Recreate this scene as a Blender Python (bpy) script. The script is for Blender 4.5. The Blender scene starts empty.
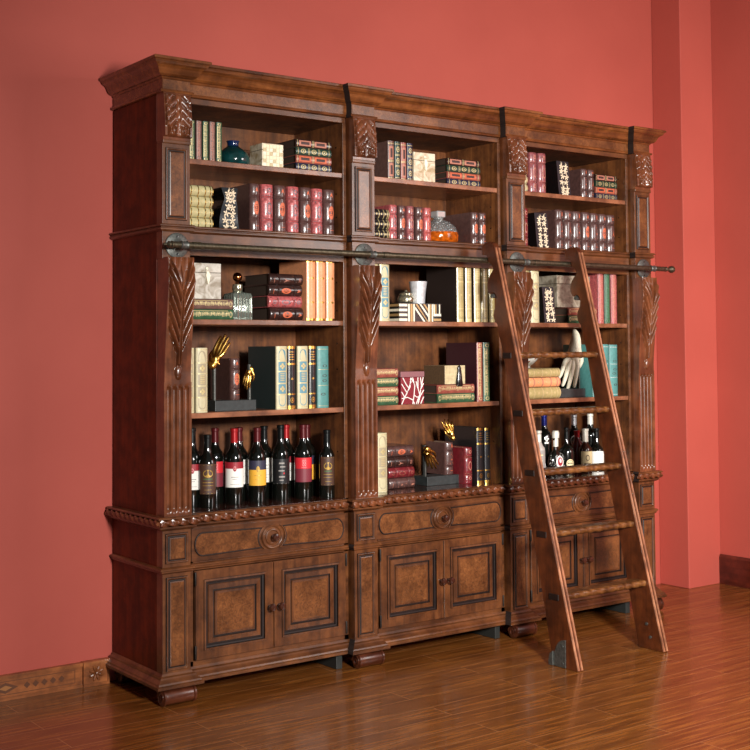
import bpy, bmesh, math, random
from mathutils import Vector, Matrix
random.seed(7)
PI = math.pi
C = bpy.context.scene.collection


# ------------------------------------------------------------------ materials
def lin(r, g, b):
    f = lambda c: (c/255/12.92) if c/255 <= .04045 else ((c/255+.055)/1.055)**2.4
    return (f(r), f(g), f(b), 1)
def newmat(name):
    m = bpy.data.materials.new(name); m.use_nodes = True
    nt = m.node_tree; return m, nt, nt.nodes['Principled BSDF']
def flat(name, col, rough=.5, metal=0, coat=0, spec=.5, noise=0, nscale=60, bump=0, bscale=200, trans=0, ior=1.45):
    m, nt, p = newmat(name); c = lin(*col)
    p.inputs['Base Color'].default_value = c
    p.inputs['Roughness'].default_value = rough
    p.inputs['Metallic'].default_value = metal
    p.inputs['Coat Weight'].default_value = coat
    p.inputs['Coat Roughness'].default_value = .15
    p.inputs['Specular IOR Level'].default_value = spec
    if trans:
        p.inputs['Transmission Weight'].default_value = trans
        p.inputs['IOR'].default_value = ior
    if noise or bump:
        tc = nt.nodes.new('ShaderNodeTexCoord')
    if noise:
        n = nt.nodes.new('ShaderNodeTexNoise'); n.inputs['Scale'].default_value = nscale; n.inputs['Detail'].default_value = 4
        nt.links.new(tc.outputs['Object'], n.inputs['Vector'])
        r = nt.nodes.new('ShaderNodeValToRGB'); r.color_ramp.elements[0].position = .35; r.color_ramp.elements[1].position = .65
        r.color_ramp.elements[0].color = tuple(x*(1-noise) for x in c[:3])+(1,)
        r.color_ramp.elements[1].color = tuple(min(1, x*(1+noise)) for x in c[:3])+(1,)
        nt.links.new(n.outputs['Fac'], r.inputs['Fac']); nt.links.new(r.outputs['Color'], p.inputs['Base Color'])
    if bump:
        n2 = nt.nodes.new('ShaderNodeTexNoise'); n2.inputs['Scale'].default_value = bscale; n2.inputs['Detail'].default_value = 3
        nt.links.new(tc.outputs['Object'], n2.inputs['Vector'])
        b = nt.nodes.new('ShaderNodeBump'); b.inputs['Strength'].default_value = bump; b.inputs['Distance'].default_value = .002
        nt.links.new(n2.outputs['Fac'], b.inputs['Height']); nt.links.new(b.outputs['Normal'], p.inputs['Normal'])
    return m
def wood(name, dark, mid, light, grain, rough=.36, coat=.25, burl=False, bump=.15, spec=.5):
    m, nt, p = newmat(name); p.inputs['Specular IOR Level'].default_value = spec; N = nt.nodes.new; L = nt.links.new
    tc = N('ShaderNodeTexCoord'); mp = N('ShaderNodeMapping')
    L(tc.outputs['Object'], mp.inputs['Vector'])
    g = {'x': (1.2, 22, 22), 'y': (22, 1.2, 22), 'z': (22, 22, 1.2)}[grain] if not burl else (22, 22, 22)
    mp.inputs['Scale'].default_value = g if not burl else (34, 34, 34)
    n = N('ShaderNodeTexNoise'); n.inputs['Scale'].default_value = 1.6 if not burl else 1.3
    n.inputs['Detail'].default_value = 8; n.inputs['Roughness'].default_value = .62
    n.inputs['Distortion'].default_value = .6 if not burl else 2.6
    L(mp.outputs[0], n.inputs['Vector'])
    r = N('ShaderNodeValToRGB'); e = r.color_ramp.elements
    e[0].position = .2; e[0].color = lin(*dark); e[1].position = .82; e[1].color = lin(*light)
    q = e.new(.5); q.color = lin(*mid)
    L(n.outputs['Fac'], r.inputs['Fac'])
    # worn, antiqued speckle: distress marks of the finish
    v = N('ShaderNodeTexNoise'); v.inputs['Scale'].default_value = 11; v.inputs['Detail'].default_value = 6; v.inputs['Roughness'].default_value = .65
    L(tc.outputs['Object'], v.inputs['Vector'])
    r2 = N('ShaderNodeValToRGB'); r2.color_ramp.elements[0].position = .38; r2.color_ramp.elements[1].position = .62
    r2.color_ramp.elements[0].color = (.55, .50, .46, 1); r2.color_ramp.elements[1].color = (1.2, 1.15, 1.08, 1)
    L(v.outputs['Fac'], r2.inputs['Fac'])
    mx = N('ShaderNodeMix'); mx.data_type = 'RGBA'; mx.blend_type = 'MULTIPLY'; mx.inputs[0].default_value = 1
    L(r.outputs['Color'], mx.inputs[6]); L(r2.outputs['Color'], mx.inputs[7]); L(mx.outputs[2], p.inputs['Base Color'])
    p.inputs['Roughness'].default_value = rough; p.inputs['Coat Weight'].default_value = coat; p.inputs['Coat Roughness'].default_value = .2
    b = N('ShaderNodeBump'); b.inputs['Strength'].default_value = bump; b.inputs['Distance'].default_value = .001
    L(n.outputs['Fac'], b.inputs['Height']); L(b.outputs['Normal'], p.inputs['Normal'])
    return m
WD, WM, WL = (52, 27, 12), (92, 53, 27), (118, 73, 39)
WZ = wood('antique_wood_upright', WD, WM, WL, 'z')
WX = wood('antique_wood_level', WD, WM, WL, 'x')
WS = wood('antique_wood_side_shaded', (72, 22, 4), (92, 31, 7), (112, 42, 11), 'z', rough=.5, coat=0, spec=.22)  # same wood, redder and darker: the unlit look of the sides as colour
CROWNW = wood('highlit_crown_wood', (58, 30, 13), (106, 60, 29), (144, 90, 46), 'x', rough=.26, coat=.35)  # crown wood warmed and lightened: its highlight is put into the colour
WI = wood('bookcase_inside_wood', (58, 31, 13), (104, 60, 28), (132, 84, 43), 'z', rough=.55, coat=0)
BURL = wood('burl_veneer', (58, 31, 16), (106, 64, 35), (136, 88, 50), 'x', burl=True, rough=.3)
GLAZE = wood('dark_glazed_bead', (16, 7, 4), (26, 11, 6), (40, 18, 10), 'x', rough=.5, coat=0)
FOOTW = wood('dark_foot_wood', (40, 16, 9), (72, 34, 20), (104, 58, 38), 'x', rough=.3, coat=.3)
CARV = wood('carved_wood', (70, 36, 20), (104, 58, 34), (132, 80, 50), 'z', rough=.28, coat=.45, bump=.1)
LADS = wood('ladder_step_wood', (46, 24, 10), (96, 58, 28), (150, 104, 58), 'z', rough=.34, coat=.2, bump=.1)
LADH = 0
LADW = wood('ladder_wood', (50, 22, 8), (78, 36, 14), (98, 50, 21), 'z', rough=.38)
LADE = wood('ladder_edge_wood', (96, 52, 34), (150, 96, 68), (190, 140, 108), 'z', rough=.3)
BRONZE = flat('aged_bronze', (92, 84, 68), .42, .85, noise=.3, nscale=90)
IRON = flat('dull_iron', (100, 102, 98), .45, .75, noise=.25, nscale=120)
GOLD = flat('gilt', (214, 170, 88), .28, 1.0)
GOLDP = flat('gold_foil', (196, 164, 92), .35, .75)
GOLDL = flat('pale_gold_foil', (196, 178, 128), .4, .35)
BLACK = flat('black_lacquer', (14, 13, 13), .25, coat=.5)
SLATE = flat('charcoal_stone', (44, 48, 48), .45, noise=.2)
PAGE = flat('page_edges', (196, 178, 140), .8, noise=.15, nscale=300)
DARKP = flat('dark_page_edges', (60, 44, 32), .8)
IVORY = flat('ivory', (232, 224, 200), .45, noise=.08)
WHITE = flat('white_label_paper', (236, 232, 224), .55)

# ------------------------------------------------------------------ mesh helpers
def obj(name, bm, mats, parent=None, smooth=False, bevel=0, kind=None, loc=None, angle=35):
    bmesh.ops.recalc_face_normals(bm, faces=bm.faces)
    me = bpy.data.meshes.new(name); bm.to_mesh(me); bm.free()
    for m in (mats if isinstance(mats, (list, tuple)) else [mats]): me.materials.append(m)
    if smooth:
        for p in me.polygons: p.use_smooth = True
        try: me.set_sharp_from_angle(angle=math.radians(angle))
        except Exception: pass
    o = bpy.data.objects.new(name, me); C.objects.link(o)
    if parent: o.parent = parent
    if loc: o.location = loc
    if bevel:
        b = o.modifiers.new('bevel', 'BEVEL'); b.width = bevel; b.segments = 2; b.limit_method = 'ANGLE'; b.angle_limit = math.radians(40)
    if kind: o['kind'] = kind
    return o
def thing(name, label, cat, loc=(0, 0, 0), rot=(0, 0, 0), group=None):
    o = bpy.data.objects.new(name, None); C.objects.link(o); o.empty_display_size = .05
    o.location = loc; o.rotation_euler = rot; o['label'] = label; o['category'] = cat
    if group: o['group'] = group
    return o
def tag(o, label, cat, group=None):
    o['label'] = label; o['category'] = cat
    if group: o['group'] = group
    return o
def BM(): return bmesh.new()
def box(bm, x0, x1, y0, y1, z0, z1, mi=0, M=None):
    vs = [bm.verts.new((x, y, z)) for x in (x0, x1) for y in (y0, y1) for z in (z0, z1)]
    if M:
        for v in vs: v.co = M @ v.co
    for f in ((0, 1, 3, 2), (4, 6, 7, 5), (0, 4, 5, 1), (2, 3, 7, 6), (0, 2, 6, 4), (1, 5, 7, 3)):
        bm.faces.new([vs[i] for i in f]).material_index = mi
def moulding(bm, path, prof, se=0, ss=0, mi=0, first_mi=None):
    n = len(path); V = [Vector(p) for p in path]
    d = [(V[i+1]-V[i]).normalized() for i in range(n-1)]
    nr = [Vector((a.y, -a.x)) for a in d]
    rings = []
    for i in range(n):
        if i == 0: m = nr[0] + d[0]*ss
        elif i == n-1: m = nr[-1] - d[-1]*se
        else: m = nr[i-1]+nr[i]
        rings.append([bm.verts.new((V[i].x+o*m.x, V[i].y+o*m.y, z)) for o, z in prof])
    k = len(prof)
    for si, (a, b) in enumerate(zip(rings, rings[1:])):
        for j in range(k):
            f = bm.faces.new((a[j], a[(j+1) % k], b[(j+1) % k], b[j])); f.material_index = first_mi if (si == 0 and first_mi is not None) else mi
    bm.faces.new(rings[0]).material_index = mi; bm.faces.new(rings[-1][::-1]).material_index = mi
def rings_xz(bm, x0, x1, z0, z1, steps, mats):
    """nested rectangular frame facing -y; steps (inset, y), mats one per band + centre"""
    prev = None
    for i, (s, y) in enumerate(steps):
        r = [bm.verts.new(c) for c in ((x0+s, y, z0+s), (x1-s, y, z0+s), (x1-s, y, z1-s), (x0+s, y, z1-s))]
        if prev:
            for j in range(4):
                bm.faces.new((prev[j], prev[(j+1) % 4], r[(j+1) % 4], r[j])).material_index = mats[i-1]
        prev = r
    bm.faces.new(prev).material_index = mats[-1]
def lathe(bm, prof, n=24, mi=0, M=None, caps=True, axis='z', sx=1, sy=1):
    rings = []
    for r, z in prof:
        ring = []
        for i in range(n):
            a = 2*PI*i/n; c, s = math.cos(a)*r*sx, math.sin(a)*r*sy
            co = Vector((c, s, z)) if axis == 'z' else (Vector((z, c, s)) if axis == 'x' else Vector((c, z, s)))
            if M: co = M @ co
            ring.append(bm.verts.new(co))
        rings.append(ring)
    for a, b in zip(rings, rings[1:]):
        for i in range(n): bm.faces.new((a[i], a[(i+1) % n], b[(i+1) % n], b[i])).material_index = mi
    if caps:
        bm.faces.new(rings[0][::-1]).material_index = mi; bm.faces.new(rings[-1]).material_index = mi
def tube(bm, pts, r, n=8, mi=0, closed=False):
    P = [Vector(p) for p in pts]; R = r if isinstance(r, (list, tuple)) else [r]*len(P); rings = []
    for i, p in enumerate(P):
        a = P[i-1] if (i > 0 or closed) else P[i]; b = P[(i+1) % len(P)] if (i < len(P)-1 or closed) else P[i]
        t = (b-a).normalized(); u = t.cross(Vector((0, 1, 0)))
        if u.length < .1: u = t.cross(Vector((0, 0, 1)))
        u.normalize(); w = t.cross(u)
        rings.append([bm.verts.new(p+(u*math.cos(2*PI*k/n)+w*math.sin(2*PI*k/n))*R[i]) for k in range(n)])
    seq = list(zip(rings, rings[1:])) + ([(rings[-1], rings[0])] if closed else [])
    for a, b in seq:
        for k in range(n): bm.faces.new((a[k], a[(k+1) % n], b[(k+1) % n], b[k])).material_index = mi
    if not closed:
        bm.faces.new(rings[0][::-1]).material_index = mi; bm.faces.new(rings[-1]).material_index = mi
def rope(bm, a, b, r, lobes=2, pitch=.05, step=.004, mi=0, amp=.32):
    a = Vector(a); b = Vector(b); L = (b-a).length; t = (b-a)/L
    u = Vector((0, 0, 1)); w = t.cross(u); n = 12; m = max(2, int(L/step)); rings = []
    for i in range(m+1):
        s = L*i/m; ring = []
        for k in range(n):
            th = 2*PI*k/n; rr = r*(1+amp*(abs(math.cos((th*lobes - 2*PI*s/pitch*lobes)/2))*2-1.3))
            ring.append(bm.verts.new(a+t*s+(u*math.cos(th)+w*math.sin(th))*rr))
        rings.append(ring)
    for p, q in zip(rings, rings[1:]):
        for k in range(n): bm.faces.new((p[k], p[(k+1) % n], q[(k+1) % n], q[k])).material_index = mi
    bm.faces.new(rings[0][::-1]); bm.faces.new(rings[-1])
def prism(bm, poly, y0, y1, mi=0, plane='xz', M=None):
    """extrude a polygon: plane xz -> along y; plane yz -> along x"""
    def co(p, d):
        c = Vector((p[0], d, p[1])) if plane == 'xz' else (Vector((d, p[0], p[1])) if plane == 'yz' else Vector((p[0], p[1], d)))
        return M @ c if M else c
    A = [bm.verts.new(co(p, y0)) for p in poly]; B_ = [bm.verts.new(co(p, y1)) for p in poly]
    n = len(poly)
    bm.faces.new(A).material_index = mi; bm.faces.new(B_[::-1]).material_index = mi
    for i in range(n): bm.faces.new((A[i], A[(i+1) % n], B_[(i+1) % n], B_[i])).material_index = mi
def hfield(bm, x0, x1, z0, z1, nx, nz, f, back, mi=0):
    """relief panel facing -y: f(u in -1..1, t in 0..1 from bottom) gives how far it stands forward"""
    g = [[bm.verts.new((x0+(x1-x0)*i/nx, -f(2*i/nx-1, j/nz), z0+(z1-z0)*j/nz)) for i in range(nx+1)] for j in range(nz+1)]
    for j in range(nz):
        for i in range(nx): bm.faces.new((g[j][i], g[j][i+1], g[j+1][i+1], g[j+1][i])).material_index = mi
    def side(edge):
        bk = [bm.verts.new((v.co.x, back, v.co.z)) for v in edge]
        for i in range(len(edge)-1): bm.faces.new((edge[i], edge[i+1], bk[i+1], bk[i])).material_index = mi
        return bk
    side(g[0]); side(g[-1]); side([r[0] for r in g]); side([r[-1] for r in g])
    bmesh.ops.remove_doubles(bm, verts=bm.verts, dist=1e-5)
# conforming patches: f(u, v) -> Vector
def cpatch(bm, f, u0, u1, v0, v1, nu=6, nv=2, mi=0):
    g = [[bm.verts.new(f(u0+(u1-u0)*i/nu, v0+(v1-v0)*j/nv)) for i in range(nu+1)] for j in range(nv+1)]
    for j in range(nv):
        for i in range(nu): bm.faces.new((g[j][i], g[j][i+1], g[j+1][i+1], g[j+1][i])).material_index = mi
def cdisc(bm, f, cu, cv, ru, rv, n=12, mi=0):
    c = bm.verts.new(f(cu, cv)); r = [bm.verts.new(f(cu+ru*math.cos(2*PI*i/n), cv+rv*math.sin(2*PI*i/n))) for i in range(n)]
    for i in range(n): bm.faces.new((c, r[i], r[(i+1) % n])).material_index = mi
def cring(bm, f, cu, cv, ru, rv, w, n=14, mi=0):
    a = [bm.verts.new(f(cu+ru*math.cos(2*PI*i/n), cv+rv*math.sin(2*PI*i/n))) for i in range(n)]
    k = 1-min(.9, w/ru); b = [bm.verts.new(f(cu+ru*k*math.cos(2*PI*i/n), cv+rv*k*math.sin(2*PI*i/n))) for i in range(n)]
    for i in range(n): bm.faces.new((a[i], a[(i+1) % n], b[(i+1) % n], b[i])).material_index = mi
def cpoly(bm, f, pts, mi=0):
    bm.faces.new([bm.verts.new(f(u, v)) for u, v in pts]).material_index = mi

# ------------------------------------------------------------------ the room
WY, RX = .455, 3.606
def plaster(name, c1, c2):
    m, nt, p = newmat(name); N = nt.nodes.new; L = nt.links.new
    tc = N('ShaderNodeTexCoord'); n = N('ShaderNodeTexNoise'); n.inputs['Scale'].default_value = 1.3; n.inputs['Detail'].default_value = 5
    L(tc.outputs['Object'], n.inputs['Vector'])
    r = N('ShaderNodeValToRGB'); r.color_ramp.elements[0].position = .3; r.color_ramp.elements[1].position = .7
    r.color_ramp.elements[0].color = lin(*c1); r.color_ramp.elements[1].color = lin(*c2)
    L(n.outputs['Fac'], r.inputs['Fac']); L(r.outputs['Color'], p.inputs['Base Color'])
    p.inputs['Roughness'].default_value = .7
    n2 = N('ShaderNodeTexNoise'); n2.inputs['Scale'].default_value = 14; n2.inputs['Detail'].default_value = 6
    L(tc.outputs['Object'], n2.inputs['Vector'])
    b = N('ShaderNodeBump'); b.inputs['Strength'].default_value = .12; b.inputs['Distance'].default_value = .01
    L(n2.outputs['Fac'], b.inputs['Height']); L(b.outputs['Normal'], p.inputs['Normal'])
    return m
RED = plaster('coral_red_plaster', (168, 71, 58), (179, 79, 65))
m, nt, p = newmat('glossy_laminate_boards'); N = nt.nodes.new; L = nt.links.new
tc = N('ShaderNodeTexCoord')
bk = N('ShaderNodeTexBrick'); bk.offset = .37; bk.inputs['Scale'].default_value = 1; bk.inputs['Brick Width'].default_value = 1.25
bk.inputs['Row Height'].default_value = .125; bk.inputs['Mortar Size'].default_value = .0009; bk.inputs['Mortar Smooth'].default_value = .1
bk.inputs['Color1'].default_value = (.0, .0, .0, 1); bk.inputs['Color2'].default_value = (1, 1, 1, 1); bk.inputs['Mortar'].default_value = (.5, .5, .5, 1)
L(tc.outputs['Object'], bk.inputs['Vector'])
mp = N('ShaderNodeMapping'); mp.inputs['Scale'].default_value = (2.4, 30, 1); L(tc.outputs['Object'], mp.inputs['Vector'])
ad = N('ShaderNodeVectorMath'); ad.operation = 'ADD'; L(mp.outputs[0], ad.inputs[0])
sc = N('ShaderNodeVectorMath'); sc.operation = 'SCALE'; sc.inputs['Scale'].default_value = 7; L(bk.outputs['Color'], sc.inputs[0]); L(sc.outputs[0], ad.inputs[1])
n = N('ShaderNodeTexNoise'); n.inputs['Scale'].default_value = 1.6; n.inputs['Detail'].default_value = 7; n.inputs['Roughness'].default_value = .6; n.inputs['Distortion'].default_value = .5
L(ad.outputs[0], n.inputs['Vector'])
r = N('ShaderNodeValToRGB'); e = r.color_ramp.elements
e[0].position = .28; e[0].color = lin(80, 42, 15); e[1].position = .75; e[1].color = lin(158, 98, 42); q = e.new(.5); q.color = lin(118, 68, 27)
L(n.outputs['Fac'], r.inputs['Fac'])
hs = N('ShaderNodeMix'); hs.data_type = 'RGBA'; hs.blend_type = 'MIX'
L(bk.outputs['Fac'], hs.inputs[0]); L(r.outputs['Color'], hs.inputs[6]); hs.inputs[7].default_value = lin(176, 124, 80)  # plank seams lightened: glint of the board bevels put into the colour
L(hs.outputs[2], p.inputs['Base Color'])
p.inputs['Roughness'].default_value = .26; p.inputs['Coat Weight'].default_value = .22; p.inputs['Coat Roughness'].default_value = .08
FLOOR = m

def struct(name, bm, mats, **k):
    return obj(name, bm, mats, kind='structure', **k)
b = BM(); box(b, -7, RX, -9, WY, -.1, 0); struct('floor', b, FLOOR)
b = BM(); box(b, -7, RX, WY, WY+.12, 0, 4.2); struct('wall_back', b, RED)
b = BM(); box(b, RX, RX+.12, -9, WY+.12, 0, 4.2); struct('wall_right', b, RED)
b = BM(); box(b, 3.330, RX, .25, WY, 0, 4.2); struct('wall_corner_pier', b, RED, bevel=.004)
DKB = wood('dark_skirting', (46, 14, 8), (78, 27, 17), (98, 38, 24), 'y', rough=.3)
b = BM(); moulding(b, [(RX-.0, .249), (RX, -9)], [(-.0, 0), (.016, 0), (.016, .15), (.008, .165), (0, .165)])
struct('baseboard_right', b, DKB)
BBW = wood('carved_skirting', (100, 54, 26), (150, 88, 46), (178, 112, 64), 'x', rough=.4)
b = BM()
box(b, -5.0, -.1335, WY-.018, WY, .012, .082)
box(b, -5.0, -.1335, WY-.024, WY, .082, .096); box(b, -5.0, -.1335, WY-.022, WY, 0, .012)
k = 0
while -.165-.62*k > -4.9:
    x1 = -.165-.62*k; x0 = x1-.56; k += 1
    cx = (x0+x1)/2; f = lambda u, v: Vector((u, WY-.0195, v))
    for z in (.022, .072): cpatch(b, f, x0, x1, z-.0012, z+.0012, 1, 1, 1)
    for x in (x0, x1): cpatch(b, f, x-.0012, x+.0012, .022, .072, 1, 1, 1)
    cpoly(b, f, [(cx-.05, .047), (cx, .026), (cx+.05, .047), (cx, .068)], 1)
    f2 = lambda u, v: Vector((u, WY-.0200, v))
    cpoly(b, f2, [(cx-.026, .047), (cx, .037), (cx+.026, .047), (cx, .057)], 2)
    for s in (-1, 1):
        for q in range(5):
            c2 = cx+s*(.085+q*.035); cpoly(b, f, [(c2-.013, .047), (c2, .034), (c2+.013, .047), (c2, .060)], 1)
BBI = flat('skirting_inlay', (92, 50, 24), .5); BBL = flat('skirting_light_inlay', (152, 98, 50), .5)
struct('baseboard_left', b, [BBW, BBI, BBL])
b = BM(); box(b, -.125, -.030, WY-.026, WY, .010, .088)
box(b, -.133, -.022, WY-.031, WY, .088, .098); box(b, -.133, -.022, WY-.031, WY, 0, .010)
box(b, -.133, -.125, WY-.031, WY, .010, .088); box(b, -.030, -.022, WY-.031, WY, .010, .088)
for i in range(8):
    a = 2*PI*i/8+.39; c0 = Vector((-.0775, WY-.028, .049)); d = Vector((math.cos(a), 0, math.sin(a)))
    tube(b, [c0+d*.006, c0+d*.016, c0+d*.027, c0+d*.033], [.002, .0065, .006, .001], 8)
lathe(b, [(.0001, -.008), (.006, -.006), (.008, 0)], 10, M=Matrix.Translation((-.0775, WY-.031, .049)), axis='y')
struct('baseboard_corner_block', b, BBW)

# ------------------------------------------------------------------ bookcases
P = .8805; RC = .035; DB = .443; PW = .118
CROWN = [(-.02, 2.452), (.058, 2.452), (.063, 2.449), (.063, 2.440), (.056, 2.437), (.054, 2.432), (.050, 2.426), (.041, 2.421), (.034, 2.414), (.029, 2.403), (.024, 2.393), (.015, 2.386), (.007, 2.384), (.004, 2.378),
         (.001, 2.376), (.001, 2.337), (.010, 2.335), (.012, 2.330), (.010, 2.325), (.003, 2.323), (-.02, 2.323)]
WAIST = [(-.02, 1.818), (.012, 1.818), (.0165, 1.814), (.0165, 1.810), (.009, 1.806), (.009, 1.804), (.014, 1.801), (.014, 1.796), (.006, 1.791), (.001, 1.789), (-.02, 1.789)]
DECK = [(-.02, .706), (.026, .706), (.030, .703), (.030, .698), (.014, .695), (.012, .672), (.018, .668), (.018, .662), (.010, .656), (.002, .652), (-.02, .652)]
MID = [(-.02, .513), (.006, .513), (.013, .509), (.013, .503), (.007, .500), (.007, .495), (.003, .490), (-.02, .490)]
BASE = [(-.02, .118), (.002, .118), (.007, .110), (.016, .106), (.017, .100), (.021, .096), (.030, .088), (.032, .082), (.038, .079), (.038, .068), (.034, .066), (-.02, .066)]

JOINT_SHADE = flat('joint_shade_tone', (30, 15, 9), .7)  # seam returns coloured near-black: shade between units put into the colour
SHW = wood('worn_shelf_wood', (98, 58, 38), (136, 86, 60), (160, 108, 80), 'x', rough=.32)
HINGE = flat('blackened_hinge', (38, 32, 28), .5, .5)
def leaf(u, t):               # large acanthus, t from bottom
    T = 1-t; a = abs(u)
    if T < .2: base = .028+.024*math.sin(PI/2*T/.2)
    else: base = .012+.040*max(0, 1-(T-.2)/.72)**1.25
    base *= .92+.08*(1-a*a)
    st = .075+max(0, (.36-T)/.36)**1.7*.80
    if T < .15: W = .97
    elif T < .55: W = .97-.12*(T-.15)/.4
    else: W = .85*max(0, 1-((T-.55)/.26)**1.6)
    r = 0
    if T < .82 and a < W:
        e = min(1, (W-a)/.07)
        if a > st:
            ph = (T+.30*a**.75)*9.5; q = ph-math.floor(ph)
            r = .021*(1-abs(2*q-1)**2.0)*e-.004
        else:
            r = .004*math.cos(a/max(st, .01)*PI/2) if T < .36 else .003
    d = abs(a-st)
    if T < .86 and d < .075: r = max(r, .0195*math.sqrt(max(0, 1-(d/.075)**2)))
    if T < .30 and a < .10*(1-T/.30)**.5: r = max(r, .010)
    if .80 < T < .985:         # drop at the tip
        wd_ = .20*math.sin(PI*min(1, (T-.78)/.22*.62+.28)) if T < .93 else .24
        q = ((T-.925)/.058)**2+(a/.26)**2
        if q < 1: r = max(r, .012*math.sqrt(1-q))
        if T < .93 and .06 < a < .16: r = max(r, .006)
    if T < .10: r = max(r, .014*abs(math.cos(u*PI*2.2+T*10))**.6*(1-T/.14))
    return base+r
def flutes(u, t):
    r = .012; k = (u+1)/2*4.6-.3; i = math.floor(k); fr = k-i
    if 0 <= i < 4 and .03 < t < .97:
        e = min(1, min(t-.03, .97-t)/.02)
        d = abs(fr-.5)/.33
        if d < 1: r -= .0125*math.sqrt(1-d*d)*e
    return r
def smallleaf(u, t):
    T = 1-t; a = abs(u)
    base = .008+.014*math.sin(min(1, T*1.15)*PI/2)
    if T > .93: base = .006
    r = 0
    if .05 < T < .92 and a < .93:
        if T < .72:
            ph = T*5.5-a*1.7; r = .011*abs(math.sin(PI*ph))**.6*(1 if a > .2 else .4)
            if abs(a-.16-.0*T) < .06: r = .008
            if abs(a-(.86-.2*abs(math.sin(T*4.2)))) < .06: r = .0085
        else:                  # paired volutes at the foot
            dx = a-.46; dz = (T-.81)*1.6; d = math.hypot(dx, dz); th = math.atan2(dz, dx)
            r = .011*abs(math.cos(PI*(d*6+th/(2*PI)))) if d < .36 else .001
    return base+r

def knob(parent, x, y, z, r=.014, L=.032):
    b = BM(); lathe(b, [(r*.45, 0), (r*.4, -L*.35), (r*.7, -L*.45), (r, -L*.62), (r*1.02, -L*.75), (r*.8, -L*.95), (r*.3, -L), (r*.05, -L*1.01)], 16, axis='y', M=Matrix.Translation((x, y, z)))
    return obj('knob', b, KN, parent, smooth=True)
KN = flat('dark_turned_wood_knob', (58, 28, 18), .22, coat=.6)

def panel_post(par, x0, z0, z1, name):
    b = BM()
    box(b, x0, x0+PW, .0, .0498, z0, z1)
    g = .011 if z1-z0 < .2 else .013
    rings_xz(b, x0+g, x0+PW-g, z0+g+.003, z1-g-.003, [(0, -.0005), (.002, -.006), (.006, -.006), (.010, -.0015), (.013, -.0015), (.016, -.0045), (.020, -.0055)], [1, 0, 0, 1, 1, 0, 2])
    return obj(name, b, [WZ, GLAZE, BURL], par, bevel=.0012)

def scroll_foot(par, x0, x1, yf=-.044, back=False):
    b = BM(); cy = yf+.034; r = .033
    lathe(b, [(r*.80, x0), (r*.92, x0+.001), (r, x0+.003), (r, x0+.010), (r*.86, x0+.012), (r*.90, x0+.02), (r*.90, x1-.02), (r*.86, x1-.012), (r, x1-.010), (r, x1-.003), (r*.86, x1)], 24, axis='x', M=Matrix.Translation((0, cy, r+.001)))
    # tail sweeping back under the case
    poly = [(cy+.004, .060), (cy+.02, .0665), (cy+.15, .0665), (cy+.15, .050), (cy+.080, .046), (cy+.050, .030), (cy+.030, .012), (cy+.004, .008)]
    if back: poly = [(2*cy-p[0], p[1]) for p in poly]
    prism(b, poly, x0+.016, x1-.016, plane='yz')
    for xx, s in ((x0, -1), (x1, 1)):   # spiral on the cheek
        pts = []
        for i in range(26):
            a = i*.42; rr = r*.82*(1-i/30); pts.append((xx+s*.0012, cy+rr*math.cos(a), r+rr*math.sin(a)))
        tube(b, pts, .0028, 6)
    return obj('scroll_foot', b, FOOTW, par, smooth=True)

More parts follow.
